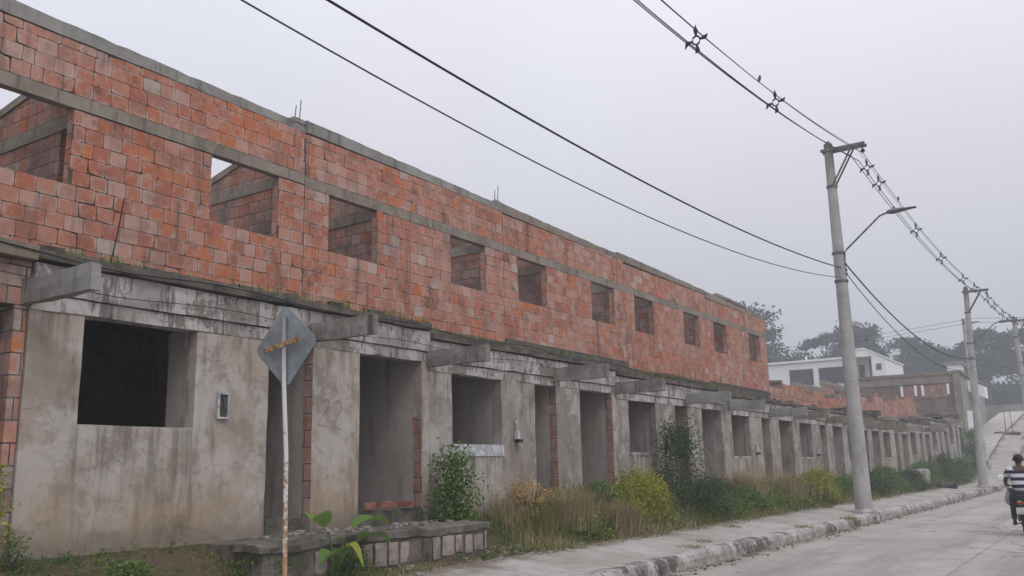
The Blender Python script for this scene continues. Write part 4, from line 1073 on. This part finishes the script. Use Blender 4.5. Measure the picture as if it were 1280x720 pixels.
# ------------------------------------------------------------------ far buildings
H = thing('white_house', (-24, 97, 7), 'white flat roofed house with two dark windows on the rise behind the row', 'house')
def Wx(mb, x0, x1, y0, y1, z0, z1, **k): mb.rough_box(x0, x1, y0, y1, z0, z1, 0, 3, .0, 0)
a_ = R_(2)
mb = MB(); mb.box(-31.0, -22.7, 96, 106, 6.0, 12.1); mb.build('low_wing', M['white'], H)
mb = MB(); mb.box(-31.2, -22.68, 95.8, 106.2, 12.102, 12.32); mb.build('roof_slab', M['white'], H)
for x0 in (-28.5, -25.45):
    mb = MB(); mb.box(x0, x0+2.45, 95.93, 95.985, 9.75, 11.3); o = mb.build('window', M['dwin'], H); sub(o, H)
    mb = MB()
    for (p, q, r, s) in ((x0-.06, x0+2.5, 11.305, 11.37), (x0-.06, x0+2.5, 9.68, 9.745), (x0+1.2, x0+1.24, 9.75, 11.3)): mb.box(p, q, 95.90, 95.926, r, s)
    mb.build('window_frame', M['steel'], o)
# raised wing with a gable, porch recess and small window
mb = MB(); Y0 = 95.2
def prism(mb, pts, y0, y1):
    a = [(x, y0, z) for x, z in pts]; b = [(x, y1, z) for x, z in pts]; mb.face(a); mb.face(b[::-1])
    for i in range(len(a)): j = (i+1) % len(a); mb.face([a[i], b[i], b[j], a[j]])
prism(mb, [(-22.6, 6), (-21.9, 6), (-21.9, 12.75), (-22.6, 12.6)], Y0, 104); mb.build('left_pier', M['white'], H)
mb = MB(); prism(mb, [(-20.0, 6), (-18.7, 6), (-18.7, 11.75), (-20.0, 12.5)], Y0, 104); mb.build('tall_wing', M['white'], H)
mb = MB(); prism(mb, [(-21.898, 12.1), (-20.002, 12.1), (-20.002, 12.5), (-20.6, 12.85), (-21.898, 12.75)], Y0, 104); mb.build('porch_head', M['white'], H)
mb = MB(); mb.box(-21.89, -20.01, 97.5, 97.7, 6, 12.09); mb.build('porch_back', M['white'], H)
mb = MB(); prism(mb, [(-22.65, 12.76), (-20.6, 12.86), (-18.6, 11.76), (-18.6, 11.9), (-20.6, 13.02), (-22.65, 12.92)], Y0-.05, 104.2); mb.build('sloping_roof', M['white'], H)
mb = MB(); mb.box(-21.7, -21.2, 97.44, 97.49, 8, 11.5); mb.build('door', M['dwin'], H)
mb = MB(); mb.box(-20.7, -20.6, 97.40, 97.49, 8, 12.0); mb.build('column', M['steel'], H)
mb = MB(); mb.box(-19.6, -19.1, Y0-.05, Y0-.006, 10.7, 11.3); mb.build('small_window', M['steel'], H)
for (x, z0, z1) in ((-30.1, 9.2, 11.4), (-27.6, 9.0, 9.9), (-23.5, 9.1, 10.2)):
    mb = MB(); mb.tube([(x, 93, z0-2.2), (x, 93, z1-.2)], .07, 6); tag(mb.build('fence_post', M['bark']), {-30.1: 'tallest dark post before the left end of the white house', -27.6: 'short dark post below the left window of the white house', -23.5: 'short dark post right of the right window of the white house'}[x], 'post', 'posts before the white house')

E_ = thing('grey_block_house', (-14, 78, 3), 'unfinished brick and grey block house with flat top past the far end of the row', 'house')
mb = MB(); mb.rough_box(-17.4, -9.75, 76, 76.2, 1.5, 8.1, 0, 1.2, .02, 4); mb.build('front_wall', m_concrete('weathered_block', (.16, .105, .08), (.25, .18, .145), .5, 0, 1.2), E_)
for (a, b) in ((5.0, 5.25), (7.5, 8.09)): mb = MB(); mb.rough_box(-17.4, -10.25, 75.93, 75.995, a, b, 0, 1.0, .02, a); mb.build('wall_beam', M['beam'], E_)
mb = MB(); mb.rough_box(-9.95, -9.75, 76.21, 90, 1.5, 8.1, 0, 1.2, .02, 4); mb.build('street_wall', M['grey'], E_)
mb = MB(); mb.rough_box(-17.6, -9.6, 75.85, 90, 8.102, 8.35, 0, 1.2, .03, 4); mb.build('roof_slab', M['plinth'], E_)
mb = MB(); mb.box(-13.9, -10.5, 75.94, 75.99, 6.4, 7.3); mb.build('brick_band', M['brickp'], E_)
for x in (-14.0, -13.0, -12.5, -10.7):
    mb = MB(); mb.box(x, x+.18, 75.84, 75.897, 6.6, 7.4); mb.build('mullion', M['white'], E_)
mb = MB(); mb.box(-10.2, -9.7, 75.8, 75.99, 1.5, 8.098); mb.build('column', M['beam'], E_)
mb = MB(); mb.box(-9.74, -8.6, 80, 82.0, 7.0, 7.9); 
for i, v in enumerate(mb.v): mb.v[i] = (v[0], v[1], v[2]-(v[0]+9.74)*.5)
mb.build('awning', M['white'], E_)
mb = MB(); mb.box(-9.3, -8.8, 74.2, 74.5, 2.2, 5.2); mb.build('white_pillar', M['white'], E_)
# low wall closing the far side of the ramp, and a pale far house among trees
mb = MB(); mb.rough_box(-12, 30, 108, 108.3, ground(-8, 108)-1.5, ground(-8, 108)+.85, 0, 2, .03, 2); tag(mb.build('boundary_wall', M['grey']), 'low concrete wall across the top of the paved ramp', 'wall')
FH = thing('distant_house', (-16, 123, 9), 'tiny pale house half hidden among the far trees', 'house')
mb = MB(); mb.box(-16.9, -15.4, 122, 125, 9, 13.2); mb.build('wall', M['white'], FH); mb = MB(); mb.box(-17.2, -15.1, 121.8, 125.2, 13.202, 13.5); mb.build('roof', M['beam'], FH)
mb = MB(); mb.rough_box(-9.72, -9.5, 70.2, 75.8, .8, 3.5, 0, .8, .03, 8); tag(mb.build('garden_wall', M['grey']), 'short grey wall joining the far row end to the grey block house', 'wall')
# sapling bed on the ramp
SB = thing('sapling', (-7.45, 80, 3.4), 'bare young sapling in a dark earth bed on the paved ramp', 'sapling')
mb = MB(); mb.rough_box(-8.2, -6.4, 79, 81, 3.2, 3.72, 0, .4, .12, 2, .1); mb.build('earth_bed', M['earth'], SB)
mb = MB(); mb.tube([(-7.5, 80, 3.5), (-7.45, 80, 4.6), (-7.5, 80, 5.8)], [.04, .03, .01], 6); mb.tube([(-7.0, 80, 3.5), (-7.05, 80, 5.5)], [.03, .02], 6); mb.build('stem', M['bark'], SB)

# ------------------------------------------------------------------ trees
def tree(c, z, h, lobes, n, size, label, trunk_r=.22, lean=0, spread=.28, group='hazy trees behind the houses'):
    """lobes: (dx, dy, dz, rx, ry, rz) relative to the base"""
    F_ = 1.4; c = (c[0]*F_, c[1]*F_); z = 1.6+(z-1.6)*F_; h *= F_; lobes = [tuple(v*F_ for v in l) for l in lobes]; size *= F_*.95; trunk_r *= F_
    T = thing('tree', (c[0], c[1], z), label, 'tree', group)
    mb = MB(); x, y = c; th = h*.5
    top = Vector((x+lean, y, z+th)); mb.tube([(x, y, z-.5), (x+lean*.3, y, z+th*.5), top], [trunk_r, trunk_r*.8, trunk_r*.6], 8)
    for l in lobes:
        q = Vector((x+l[0], y+l[1], z+l[2])); m = top.lerp(q, .5)+Vector((0, 0, -.04*h)); mb.tube([top, m, q], [trunk_r*.5, trunk_r*.3, trunk_r*.12], 6)
    mb.build('trunk', M['bark'], T)
    mb = MB(); wts = [l[3]*l[4]*l[5] for l in lobes]; tot = sum(wts)
    for l, w in zip(lobes, wts):
        ncl = max(14, int(70*math.sqrt(w/tot*len(lobes)/2))); nn = int(n*w/tot); cl = []
        for _ in range(ncl):
            v = Vector((random.gauss(0, 1), random.gauss(0, 1), random.gauss(0, 1))).normalized()*random.uniform(.3, .95)
            cl.append((x+l[0]+v.x*l[3], y+l[1]+v.y*l[4], z+l[2]+v.z*l[5], random.uniform(.6, 1.4)))
        for _ in range(nn):
            q = random.choice(cl); s = spread*min(l[3], l[5]*1.6)*q[3]
            mb.leaf((q[0]+s*clamp(random.gauss(0, 1), -1.7, 1.7), q[1]+s*clamp(random.gauss(0, 1), -1.7, 1.7), q[2]+.6*s*clamp(random.gauss(0, 1), -1.7, 1.7)), size*random.uniform(.8, 1.7), .75)
    mb.build('crown', M['leaftree'], T)
def place(px, D, z=None):          # world point on the ray direction px (bearing) at horizontal distance D
    return None
# bearings measured in the street frame: (x, y) at the distance of each tree
tree((-34.5, 100), 8, 12, [(0, 0, 9.6, 3.6, 3, 1.9), (2.6, 0, 7.9, 2.2, 2, .8), (-2.5, 0, 8.8, 2.4, 2, 1.6), (3.4, 0, 6.6, 1.4, 1.2, .5), (-1, 0, 6, 2.5, 2, 1.5)], 6500, .30, 'tall hazy tree rising over the end of the last two storey house', lean=.5)
tree((-33.5, 108), 8, 7, [(-1, 0, 5.0, 3.2, 2.5, 2.2), (2.5, 0, 4.6, 2.6, 2.5, 2.0), (6, 0, 4.6, 2.6, 2.5, 1.9)], 7500, .30, 'low wide tree just left of the slim white post')
tree((-27.5, 110), 8, 9, [(-1.6, 0, 7.9, 2.3, 2, .45), (.6, 0, 8.4, 2.0, 2, .5), (-2.6, 0, 7.4, 1.3, 1.2, .3), (1.4, 0, 5.0, 2.4, 2, 1.6)], 4500, .26, 'flat topped umbrella tree left of the first pole', trunk_r=.12)
tree((-24.5, 108), 8, 10, [(-.5, 0, 8.0, 1.7, 1.6, 1.4), (1.2, 0, 7.5, 1.8, 1.6, 1.7), (0, 0, 5.6, 2.5, 2, 2.0), (1.8, 0, 5.4, 1.6, 1.6, 1.8)], 9500, .30, 'big round dense tree right behind the first pole')
tree((-19.8, 116), 8, 9, [(-.5, 0, 7.4, 2.6, 2, .7), (1.2, 0, 6.6, 2.2, 2, .8), (0, 0, 4.4, 3.4, 2.5, 2.1), (-2.0, 0, 3.6, 2.4, 2, 1.8)], 8000, .30, 'flat crowned tree right of the white house')
tree((-15.3, 114), 8, 8, [(0, 0, 5.6, 2.4, 2, .8), (2.0, 0, 6.4, 1.4, 1.6, .5), (-2, 0, 4.6, 2.0, 2, 1.5), (1.5, 0, 3.6, 2.6, 2, 2.0)], 6000, .28, 'loose tree behind the grey block house')
tree((-11.5, 112), 8, 9, [(0, 0, 7.0, 1.9, 1.6, .9), (-1.4, 0, 6.0, 1.5, 1.4, .7), (1.6, 0, 6.2, 1.6, 1.4, .8), (0, 0, 4.0, 2.6, 2, 1.6)], 5500, .26, 'airy tree with open crown left of the second pole top', spread=.24)
tree((-8.2, 113), 8, 9, [(0, 0, 6.9, 2.0, 1.6, .8), (1.8, 0, 6.2, 1.6, 1.4, .7), (-1.6, 0, 5.6, 1.7, 1.4, .8), (0, 0, 4.0, 2.6, 2, 1.6)], 5500, .26, 'airy tree with open crown between the second and third pole', spread=.24)
for i, (x, y, w_, hh, lb) in enumerate([(-30, 122, 5, 5.2, 'dark hedge tree behind the white house roof'), (-16.5, 121, 5, 6.0, 'dark bushy tree left of the grey block house corner'), (-11, 119, 4.2, 5.6, 'dark bushy tree behind the second pole'), (-6.8, 118, 4.0, 5.2, 'dark bushy tree low beside the third pole'),
        (-3.5, 121, 4.4, 6.2, 'dark bushy tree right of the third pole'), (.8, 122, 4.6, 6.0, 'dark bushy tree beyond the right edge of the ramp'), (6, 124, 5, 6.5, 'dark bushy tree far right past the ramp')]):
    z0 = ground(x, y)-2.2
    tree((x, y), z0, hh+2, [(0, 0, hh*.72, w_*.7, 3, hh*.3), (-w_*.5, 0, hh*.5, w_*.5, 3, hh*.32), (w_*.5, 0, hh*.5, w_*.5, 3, hh*.32), (0, 0, hh*.2, w_*.8, 3, hh*.25)], 7500, .34, lb)

# ------------------------------------------------------------------ rider and motorcycle
def skin(name, verts, edges, radii, mat, parent=None, sub_=2, root=0, base=(0, 0, 0)):
    me = bpy.data.meshes.new(name); b = Vector(base)
    me.from_pydata([tuple(Vector(v)-b) for v in verts], edges, []); o = bpy.data.objects.new(name, me); col.objects.link(o)
    m = o.modifiers.new('Skin', 'SKIN'); m.use_smooth_shade = True
    for i, r in enumerate(radii):
        d = me.skin_vertices[0].data[i]; d.radius = r if isinstance(r, tuple) else (r, r); d.use_root = (i == root)
    s = o.modifiers.new('Subd', 'SUBSURF'); s.levels = sub_; s.render_levels = sub_
    me.materials.append(mat)
    if parent is not None: o.parent = parent
    return o
RX, RY = -1.99, 22.9
MC = thing('motorcycle', (RX, RY, 0), 'black motorcycle with rider, seen from behind at the right edge of the road', 'motorcycle')
def wheel(y):
    mb = MB()
    pr = []
    n = 28
    for i in range(n+1):
        a = 2*math.pi*i/n; pr.append((RX, y+.255*math.cos(a), .305+.255*math.sin(a)))
    mb.tube(pr, .045, 10, caps=False); w = mb.build('wheel', M['dark'], MC, True); sub(w, MC)
    mb = MB(); mb.lathe((RX, y, .305), [(-.05, .05), (.05, .05)], 12, axis='x')
    for i in range(10):
        a = 2*math.pi*i/10; mb.tube([(RX+(.03 if i % 2 else -.03), y, .305), (RX, y+.21*math.cos(a), .305+.21*math.sin(a))], .005, 4)
    mb.tube([(RX, y+.215*math.cos(2*math.pi*i/n), .305+.215*math.sin(2*math.pi*i/n)) for i in range(n+1)], .018, 6, caps=False)
    mb.build('rim', M['steel'], w)
wheel(RY); wheel(RY+1.28)
mb = MB(); mb.tube([(RX, RY+.35, .40), (RX, RY+.75, .38), (RX, RY+1.0, .75), (RX, RY+.45, .72), (RX, RY-.15, .78)], .028, 8)
for s in (-.1, .1):
    mb.tube([(RX+s, RY+1.28, .305), (RX+s, RY+1.02, 1.0)], .025, 8); mb.tube([(RX+s, RY, .305), (RX+s, RY+.15, .70)], .025, 8); mb.tube([(RX+s, RY, .305), (RX+s*.8, RY+.5, .38)], .02, 6)
mb.build('frame', M['dark'], MC)
mb = MB(); mb.lathe((RX, RY+.60, .48), [(-.14, .10), (-.1, .16), (.1, .16), (.14, .10)], 14, axis='x'); mb.build('engine', M['steel'], MC)
mb = MB(); mb.lathe((RX, RY+.45, .86), [(0, .05), (.08, .12), (.2, .145), (.34, .13), (.42, .05)], 14, axis='y'); mb.build('fuel_tank', M['dark'], MC, True)
mb = MB(); mb.rough_box(RX-.12, RX+.12, RY-.30, RY+.42, .76, .85, 0, .08, .012, 1, .02); mb.build('saddle', M['dark'], MC)
mb = MB()
for i in range(9):
    a = R_(-10+14*i); mb.box(RX-.07, RX+.07, RY-.31*math.cos(a)-.03, RY-.31*math.cos(a)+.03, .305+.31*math.sin(a), .32+.31*math.sin(a))
mb.build('rear_fender', M['dark'], MC)
mb = MB(); mb.rough_box(RX-.08, RX+.08, RY-.40, RY-.34, .66, .73, 0, .05, .004, 2, .01); mb.build('tail_light', m_flat('red_lens', (.35, .02, .02), .3), MC)
mb = MB(); mb.box(RX-.10, RX+.10, RY-.42, RY-.41, .46, .60); mb.build('number_plate', m_flat('plate', (.5, .5, .45), .5), MC)
mb = MB(); mb.tube([(RX+.14, RY+.6, .32), (RX+.16, RY+.2, .32), (RX+.17, RY-.35, .42)], [.02, .035, .045], 10); mb.build('exhaust', M['steel'], MC, True)
mb = MB(); mb.tube([(RX-.36, RY+.80, 1.02), (RX-.2, RY+.92, 1.04), (RX, RY+1.0, 1.0), (RX+.2, RY+.92, 1.04), (RX+.36, RY+.80, 1.02)], .014, 8); mb.build('handlebar', M['steel'], MC)
for s in (-1, 1):
    mb = MB(); mb.tube([(RX+s*.25, RY+.9, 1.05), (RX+s*.42, RY+.9, 1.17)], .006, 5); mb.lathe((RX+s*.46, RY+.9, 1.20), [(-.012, .06), (0, .075), (.012, .06)], 12, axis='y'); mb.build('mirror', M['white'], MC)
mb = MB(); mb.lathe((RX, RY+1.12, .98), [(0, .04), (.03, .09), (.1, .09), (.14, .05)], 14, axis='y'); mb.build('headlight', M['steel'], MC)
mb = MB(); mb.tube([(RX-.26, RY+.42, .19), (RX, RY+.42, .28), (RX+.26, RY+.42, .19)], .014, 6); mb.build('footrest', M['steel'], MC)

skinm = m_flat('skin', (.085, .045, .030), .6, var=.1); hairm = m_flat('hair', (.012, .011, .012), .7); trou = m_flat('dark_trousers', (.022, .023, .030), .85, var=.3)
N = NT('striped_shirt'); z = N.xyz(N.pos())[2]; fr = N.math('FRACT', N.math('DIVIDE', N.math('ADD', z, N.math('MULTIPLY', N.noise(5, 3), .03)), .155))
N.finish(N.mix(N.step(fr, .48, .56), (.55, .55, .60), (.018, .018, .035)), .85); shirtm = N.m
PE = thing('person', (RX, RY+.05, 0), 'rider in black and white striped shirt and dark trousers sitting on the motorcycle', 'person')
b0 = PE['_b']; hip = (RX, RY+.08, .90)
V_ = [hip, (RX, RY+.10, 1.08), (RX, RY+.14, 1.26), (RX, RY+.17, 1.40), (RX, RY+.18, 1.46), (RX, RY+.19, 1.53), (RX, RY+.20, 1.62), (RX, RY+.20, 1.70)]
E1 = [(i, i+1) for i in range(7)]; Rr = [(.17, .13), (.155, .115), (.18, .12), (.15, .09), .055, .06, .092, .060]
def addl(pts, rr, at):
    prev = at
    for p, r in zip(pts, rr): V_.append(p); Rr.append(r); E1.append((prev, len(V_)-1)); prev = len(V_)-1
    return prev
hands = []
for s in (-1, 1):
    addl([(RX+s*.10, RY+.10, .87), (RX+s*.22, RY+.50, .80), (RX+s*.225, RY+.36, .36), (RX+s*.225, RY+.36, .26), (RX+s*.24, RY+.50, .22)], [.095, .072, .045, .038, .04], 0)
    w = addl([(RX+s*.19, RY+.17, 1.40), (RX+s*.31, RY+.28, 1.16), (RX+s*.33, RY+.52, 1.07), (RX+s*.34, RY+.76, 1.055)], [.062, .045, .036, .028], 3); hands.append(s)
body = skin('body', V_, E1, Rr, skinm, PE, 2, 0, b0)
for s in (-1, 1):      # hands closed round the grips: four fingers and a thumb each
    vs = [(RX+s*.34, RY+.74, 1.06), (RX+s*.34, RY+.80, 1.062)]; es = [(0, 1)]; rs = [.026, .034]
    for i in range(4):
        x = RX+s*(.30+i*.022); k = len(vs); vs += [(x, RY+.825, 1.058), (x, RY+.845, 1.03), (x, RY+.825, 1.002), (x, RY+.80, .998)]; rs += [.010]*4; es += [(1, k), (k, k+1), (k+1, k+2), (k+2, k+3)]
    k = len(vs); vs += [(RX+s*.285, RY+.79, 1.035), (RX+s*.285, RY+.815, 1.005)]; rs += [.011, .010]; es += [(1, k), (k, k+1)]
    skin('hand', vs, es, rs, skinm, PE, 1, 0, b0)
SH = V_[:5]
sv = [(RX, RY+.08, .88), (RX, RY+.10, 1.06), (RX, RY+.14, 1.26), (RX, RY+.17, 1.405), (RX, RY+.18, 1.445)]; se = [(0, 1), (1, 2), (2, 3), (3, 4)]; sr = [(.20, .155), (.195, .14), (.215, .14), (.175, .105), (.085, .07)]
for s in (-1, 1):
    k = len(sv); sv += [(RX+s*.20, RY+.17, 1.395), (RX+s*.29, RY+.26, 1.20)]; sr += [.085, .078]; se += [(3, k), (k, k+1)]
skin('shirt', sv, se, sr, shirtm, PE, 2, 0, b0)
tv = [(RX, RY+.08, .90)]; te = []; trr = [(.19, .145)]
for s in (-1, 1):
    k = len(tv); tv += [(RX+s*.10, RY+.12, .87), (RX+s*.22, RY+.50, .80), (RX+s*.225, RY+.36, .36), (RX+s*.225, RY+.355, .30)]; trr += [.11, .088, .062, .06]; te += [(0, k), (k, k+1), (k+1, k+2), (k+2, k+3)]
skin('trousers', tv, te, trr, trou, PE, 2, 0, b0)
for s in (-1, 1): skin('shoe', [(RX+s*.225, RY+.33, .245), (RX+s*.235, RY+.44, .225), (RX+s*.24, RY+.56, .22)], [(0, 1), (1, 2)], [.05, .048, .038], M['dark'], PE, 2, 0, b0)
mb = MB(); mb.lathe((RX, RY+.185, 1.60), [(-.05, .070), (-.02, .092), (.03, .104), (.07, .100), (.105, .075), (.125, .03)], 18, squash=(.92, 1.08, 1)); mb.build('hair', hairm, PE, True)
for s in (-1, 1):
    mb = MB(); mb.lathe((RX+s*.098, RY+.20, 1.60), [(-.03, .008), (-.01, .018), (.02, .02), (.035, .008)], 8); mb.build('ear', skinm, PE, True)
mb = MB(); mb.tube([(RX, RY+.285, 1.635), (RX, RY+.315, 1.60), (RX, RY+.295, 1.585)], [.010, .017, .008], 8); mb.build('nose', skinm, PE, True)
for s in (-1, 1):
    mb = MB(); mb.lathe((RX+s*.033, RY+.288, 1.635), [(-.008, .006), (0, .011), (.006, .004)], 8, axis='y'); mb.build('eye', M['white'], PE, True)
mb = MB(); mb.tube([(RX-.025, RY+.285, 1.562), (RX, RY+.293, 1.560), (RX+.025, RY+.285, 1.562)], .005, 6); mb.build('mouth', m_flat('lips', (.10, .04, .035)), PE, True)
mb = MB(); mb.lathe((RX-.33, RY+.78, .60), [(0, .03), (.05, .075), (.16, .09), (.26, .05), (.36, .015), (.42, .012)], 12, squash=(1, .7, 1)); tag(mb.build('plastic_bag', m_flat('bag_film', (.30, .32, .36), .35, var=.3), smooth=True), 'greyish plastic bag hanging from the left grip of the motorcycle', 'plastic bag')

# ------------------------------------------------------------------ haze
mb = MB(); mb.box(-460, 440, -70, 540, -3, 34)
N = NT('haze'); N.n.remove(N.bsdf); pv = N.node('ShaderNodeVolumePrincipled'); pv.inputs['Color'].default_value = (.76, .80, .86, 1); pv.inputs['Density'].default_value = .0027; pv.inputs['Anisotropy'].default_value = .1
N.l.new(pv.outputs[0], N.out.inputs['Volume'])
tag(mb.build('haze', N.m), 'thin grey mist filling the street', 'haze', kind='stuff')

# ------------------------------------------------------------------ light
w = bpy.data.worlds.new('World'); scene.world = w; w.use_nodes = True; nt = w.node_tree; bg = nt.nodes['Background']
SE, SA = 52, 115      # sun elevation, azimuth of its direction measured from +Y towards +X
sky = nt.nodes.new('ShaderNodeTexSky'); sky.sky_type = 'NISHITA'; sky.sun_disc = False; sky.sun_elevation = R_(SE); sky.sun_rotation = R_(SA); sky.dust_density = 4
tc = nt.nodes.new('ShaderNodeTexCoord'); sx_ = nt.nodes.new('ShaderNodeSeparateXYZ'); nt.links.new(tc.outputs['Generated'], sx_.inputs[0])
def mth(op, a, b=None):
    n = nt.nodes.new('ShaderNodeMath'); n.operation = op
    for i, v in enumerate((a, b)):
        if v is None: continue
        if isinstance(v, bpy.types.NodeSocket): nt.links.new(v, n.inputs[i])
        else: n.inputs[i].default_value = v
    return n.outputs[0]
up = mth('MAXIMUM', sx_.outputs[2], 0.0)
nzt = nt.nodes.new('ShaderNodeTexNoise'); nzt.inputs['Scale'].default_value = 1.3; nzt.inputs['Distortion'].default_value = .4; nzt.inputs['Detail'].default_value = 4; nt.links.new(tc.outputs['Generated'], nzt.inputs['Vector'])
lum = mth('ADD', mth('MULTIPLY', up, 9.5), 4.5); lum = mth('MULTIPLY', lum, mth('ADD', .86, mth('MULTIPLY', nzt.outputs[0], .28)))
cmb = nt.nodes.new('ShaderNodeMix'); cmb.data_type = 'RGBA'; cmb.blend_type = 'MULTIPLY'; cmb.inputs[0].default_value = 1
ccol = nt.nodes.new('ShaderNodeCombineColor')
for i in range(3): nt.links.new(lum, ccol.inputs[i])
nt.links.new(ccol.outputs[0], cmb.inputs[6]); 
tint = nt.nodes.new('ShaderNodeMix'); tint.data_type = 'RGBA'; nz2 = nt.nodes.new('ShaderNodeTexNoise'); nz2.inputs['Scale'].default_value = 1.0; nt.links.new(tc.outputs['Generated'], nz2.inputs['Vector'])
nt.links.new(mth('MULTIPLY', mth('MAXIMUM', mth('SUBTRACT', nz2.outputs[0], .35), 0.0), 3.2), tint.inputs[0]); tint.clamp_factor = True
tint.inputs[6].default_value = (.93, .98, 1.06, 1); tint.inputs[7].default_value = (.99, .955, 1.05, 1); nt.links.new(tint.outputs[2], cmb.inputs[7])
mx = nt.nodes.new('ShaderNodeMix'); mx.data_type = 'RGBA'; mx.inputs[0].default_value = .90
nt.links.new(sky.outputs[0], mx.inputs[6]); nt.links.new(cmb.outputs[2], mx.inputs[7])
nt.links.new(mx.outputs[2], bg.inputs['Color']); bg.inputs['Strength'].default_value = .10
sd = bpy.data.lights.new('sun', 'SUN'); sd.energy = .8; sd.angle = R_(25); sd.color = (1, .97, .93)
so = bpy.data.objects.new('sun', sd); col.objects.link(so); so.location = (10, -10, 30)
d = Vector((math.sin(R_(SA))*math.cos(R_(SE)), math.cos(R_(SA))*math.cos(R_(SE)), math.sin(R_(SE))))
so.rotation_euler = d.to_track_quat('Z', 'Y').to_euler()

# ------------------------------------------------------------------ camera
cd = bpy.data.cameras.new('camera'); cam = bpy.data.objects.new('camera', cd); col.objects.link(cam); scene.camera = cam
cd.sensor_width = 36; cd.lens = 1130/1280*36; cd.clip_end = 2000; cd.clip_start = .05
yw, pt, rl = R_(33.5), R_(11.4), R_(1.2)
fw = Vector((-math.sin(yw)*math.cos(pt), math.cos(yw)*math.cos(pt), math.sin(pt))); rt = Vector((math.cos(yw), math.sin(yw), 0)); upv = rt.cross(fw)
Rv = rt*math.cos(rl)-upv*math.sin(rl); Uv = rt*math.sin(rl)+upv*math.cos(rl)
m = Matrix((Rv, Uv, -fw)).transposed().to_4x4(); m.translation = (0, 0, 1.6); cam.matrix_world = m
scene.view_settings.view_transform = 'Standard'; scene.view_settings.look = 'None'; scene.view_settings.gamma = 1; scene.view_settings.exposure = .16
scene.cycles.volume_step_rate = 1; scene.cycles.max_bounces = 6; scene.cycles.volume_bounces = 1

for o in bpy.data.objects:
    if '_b' in o: del o['_b']
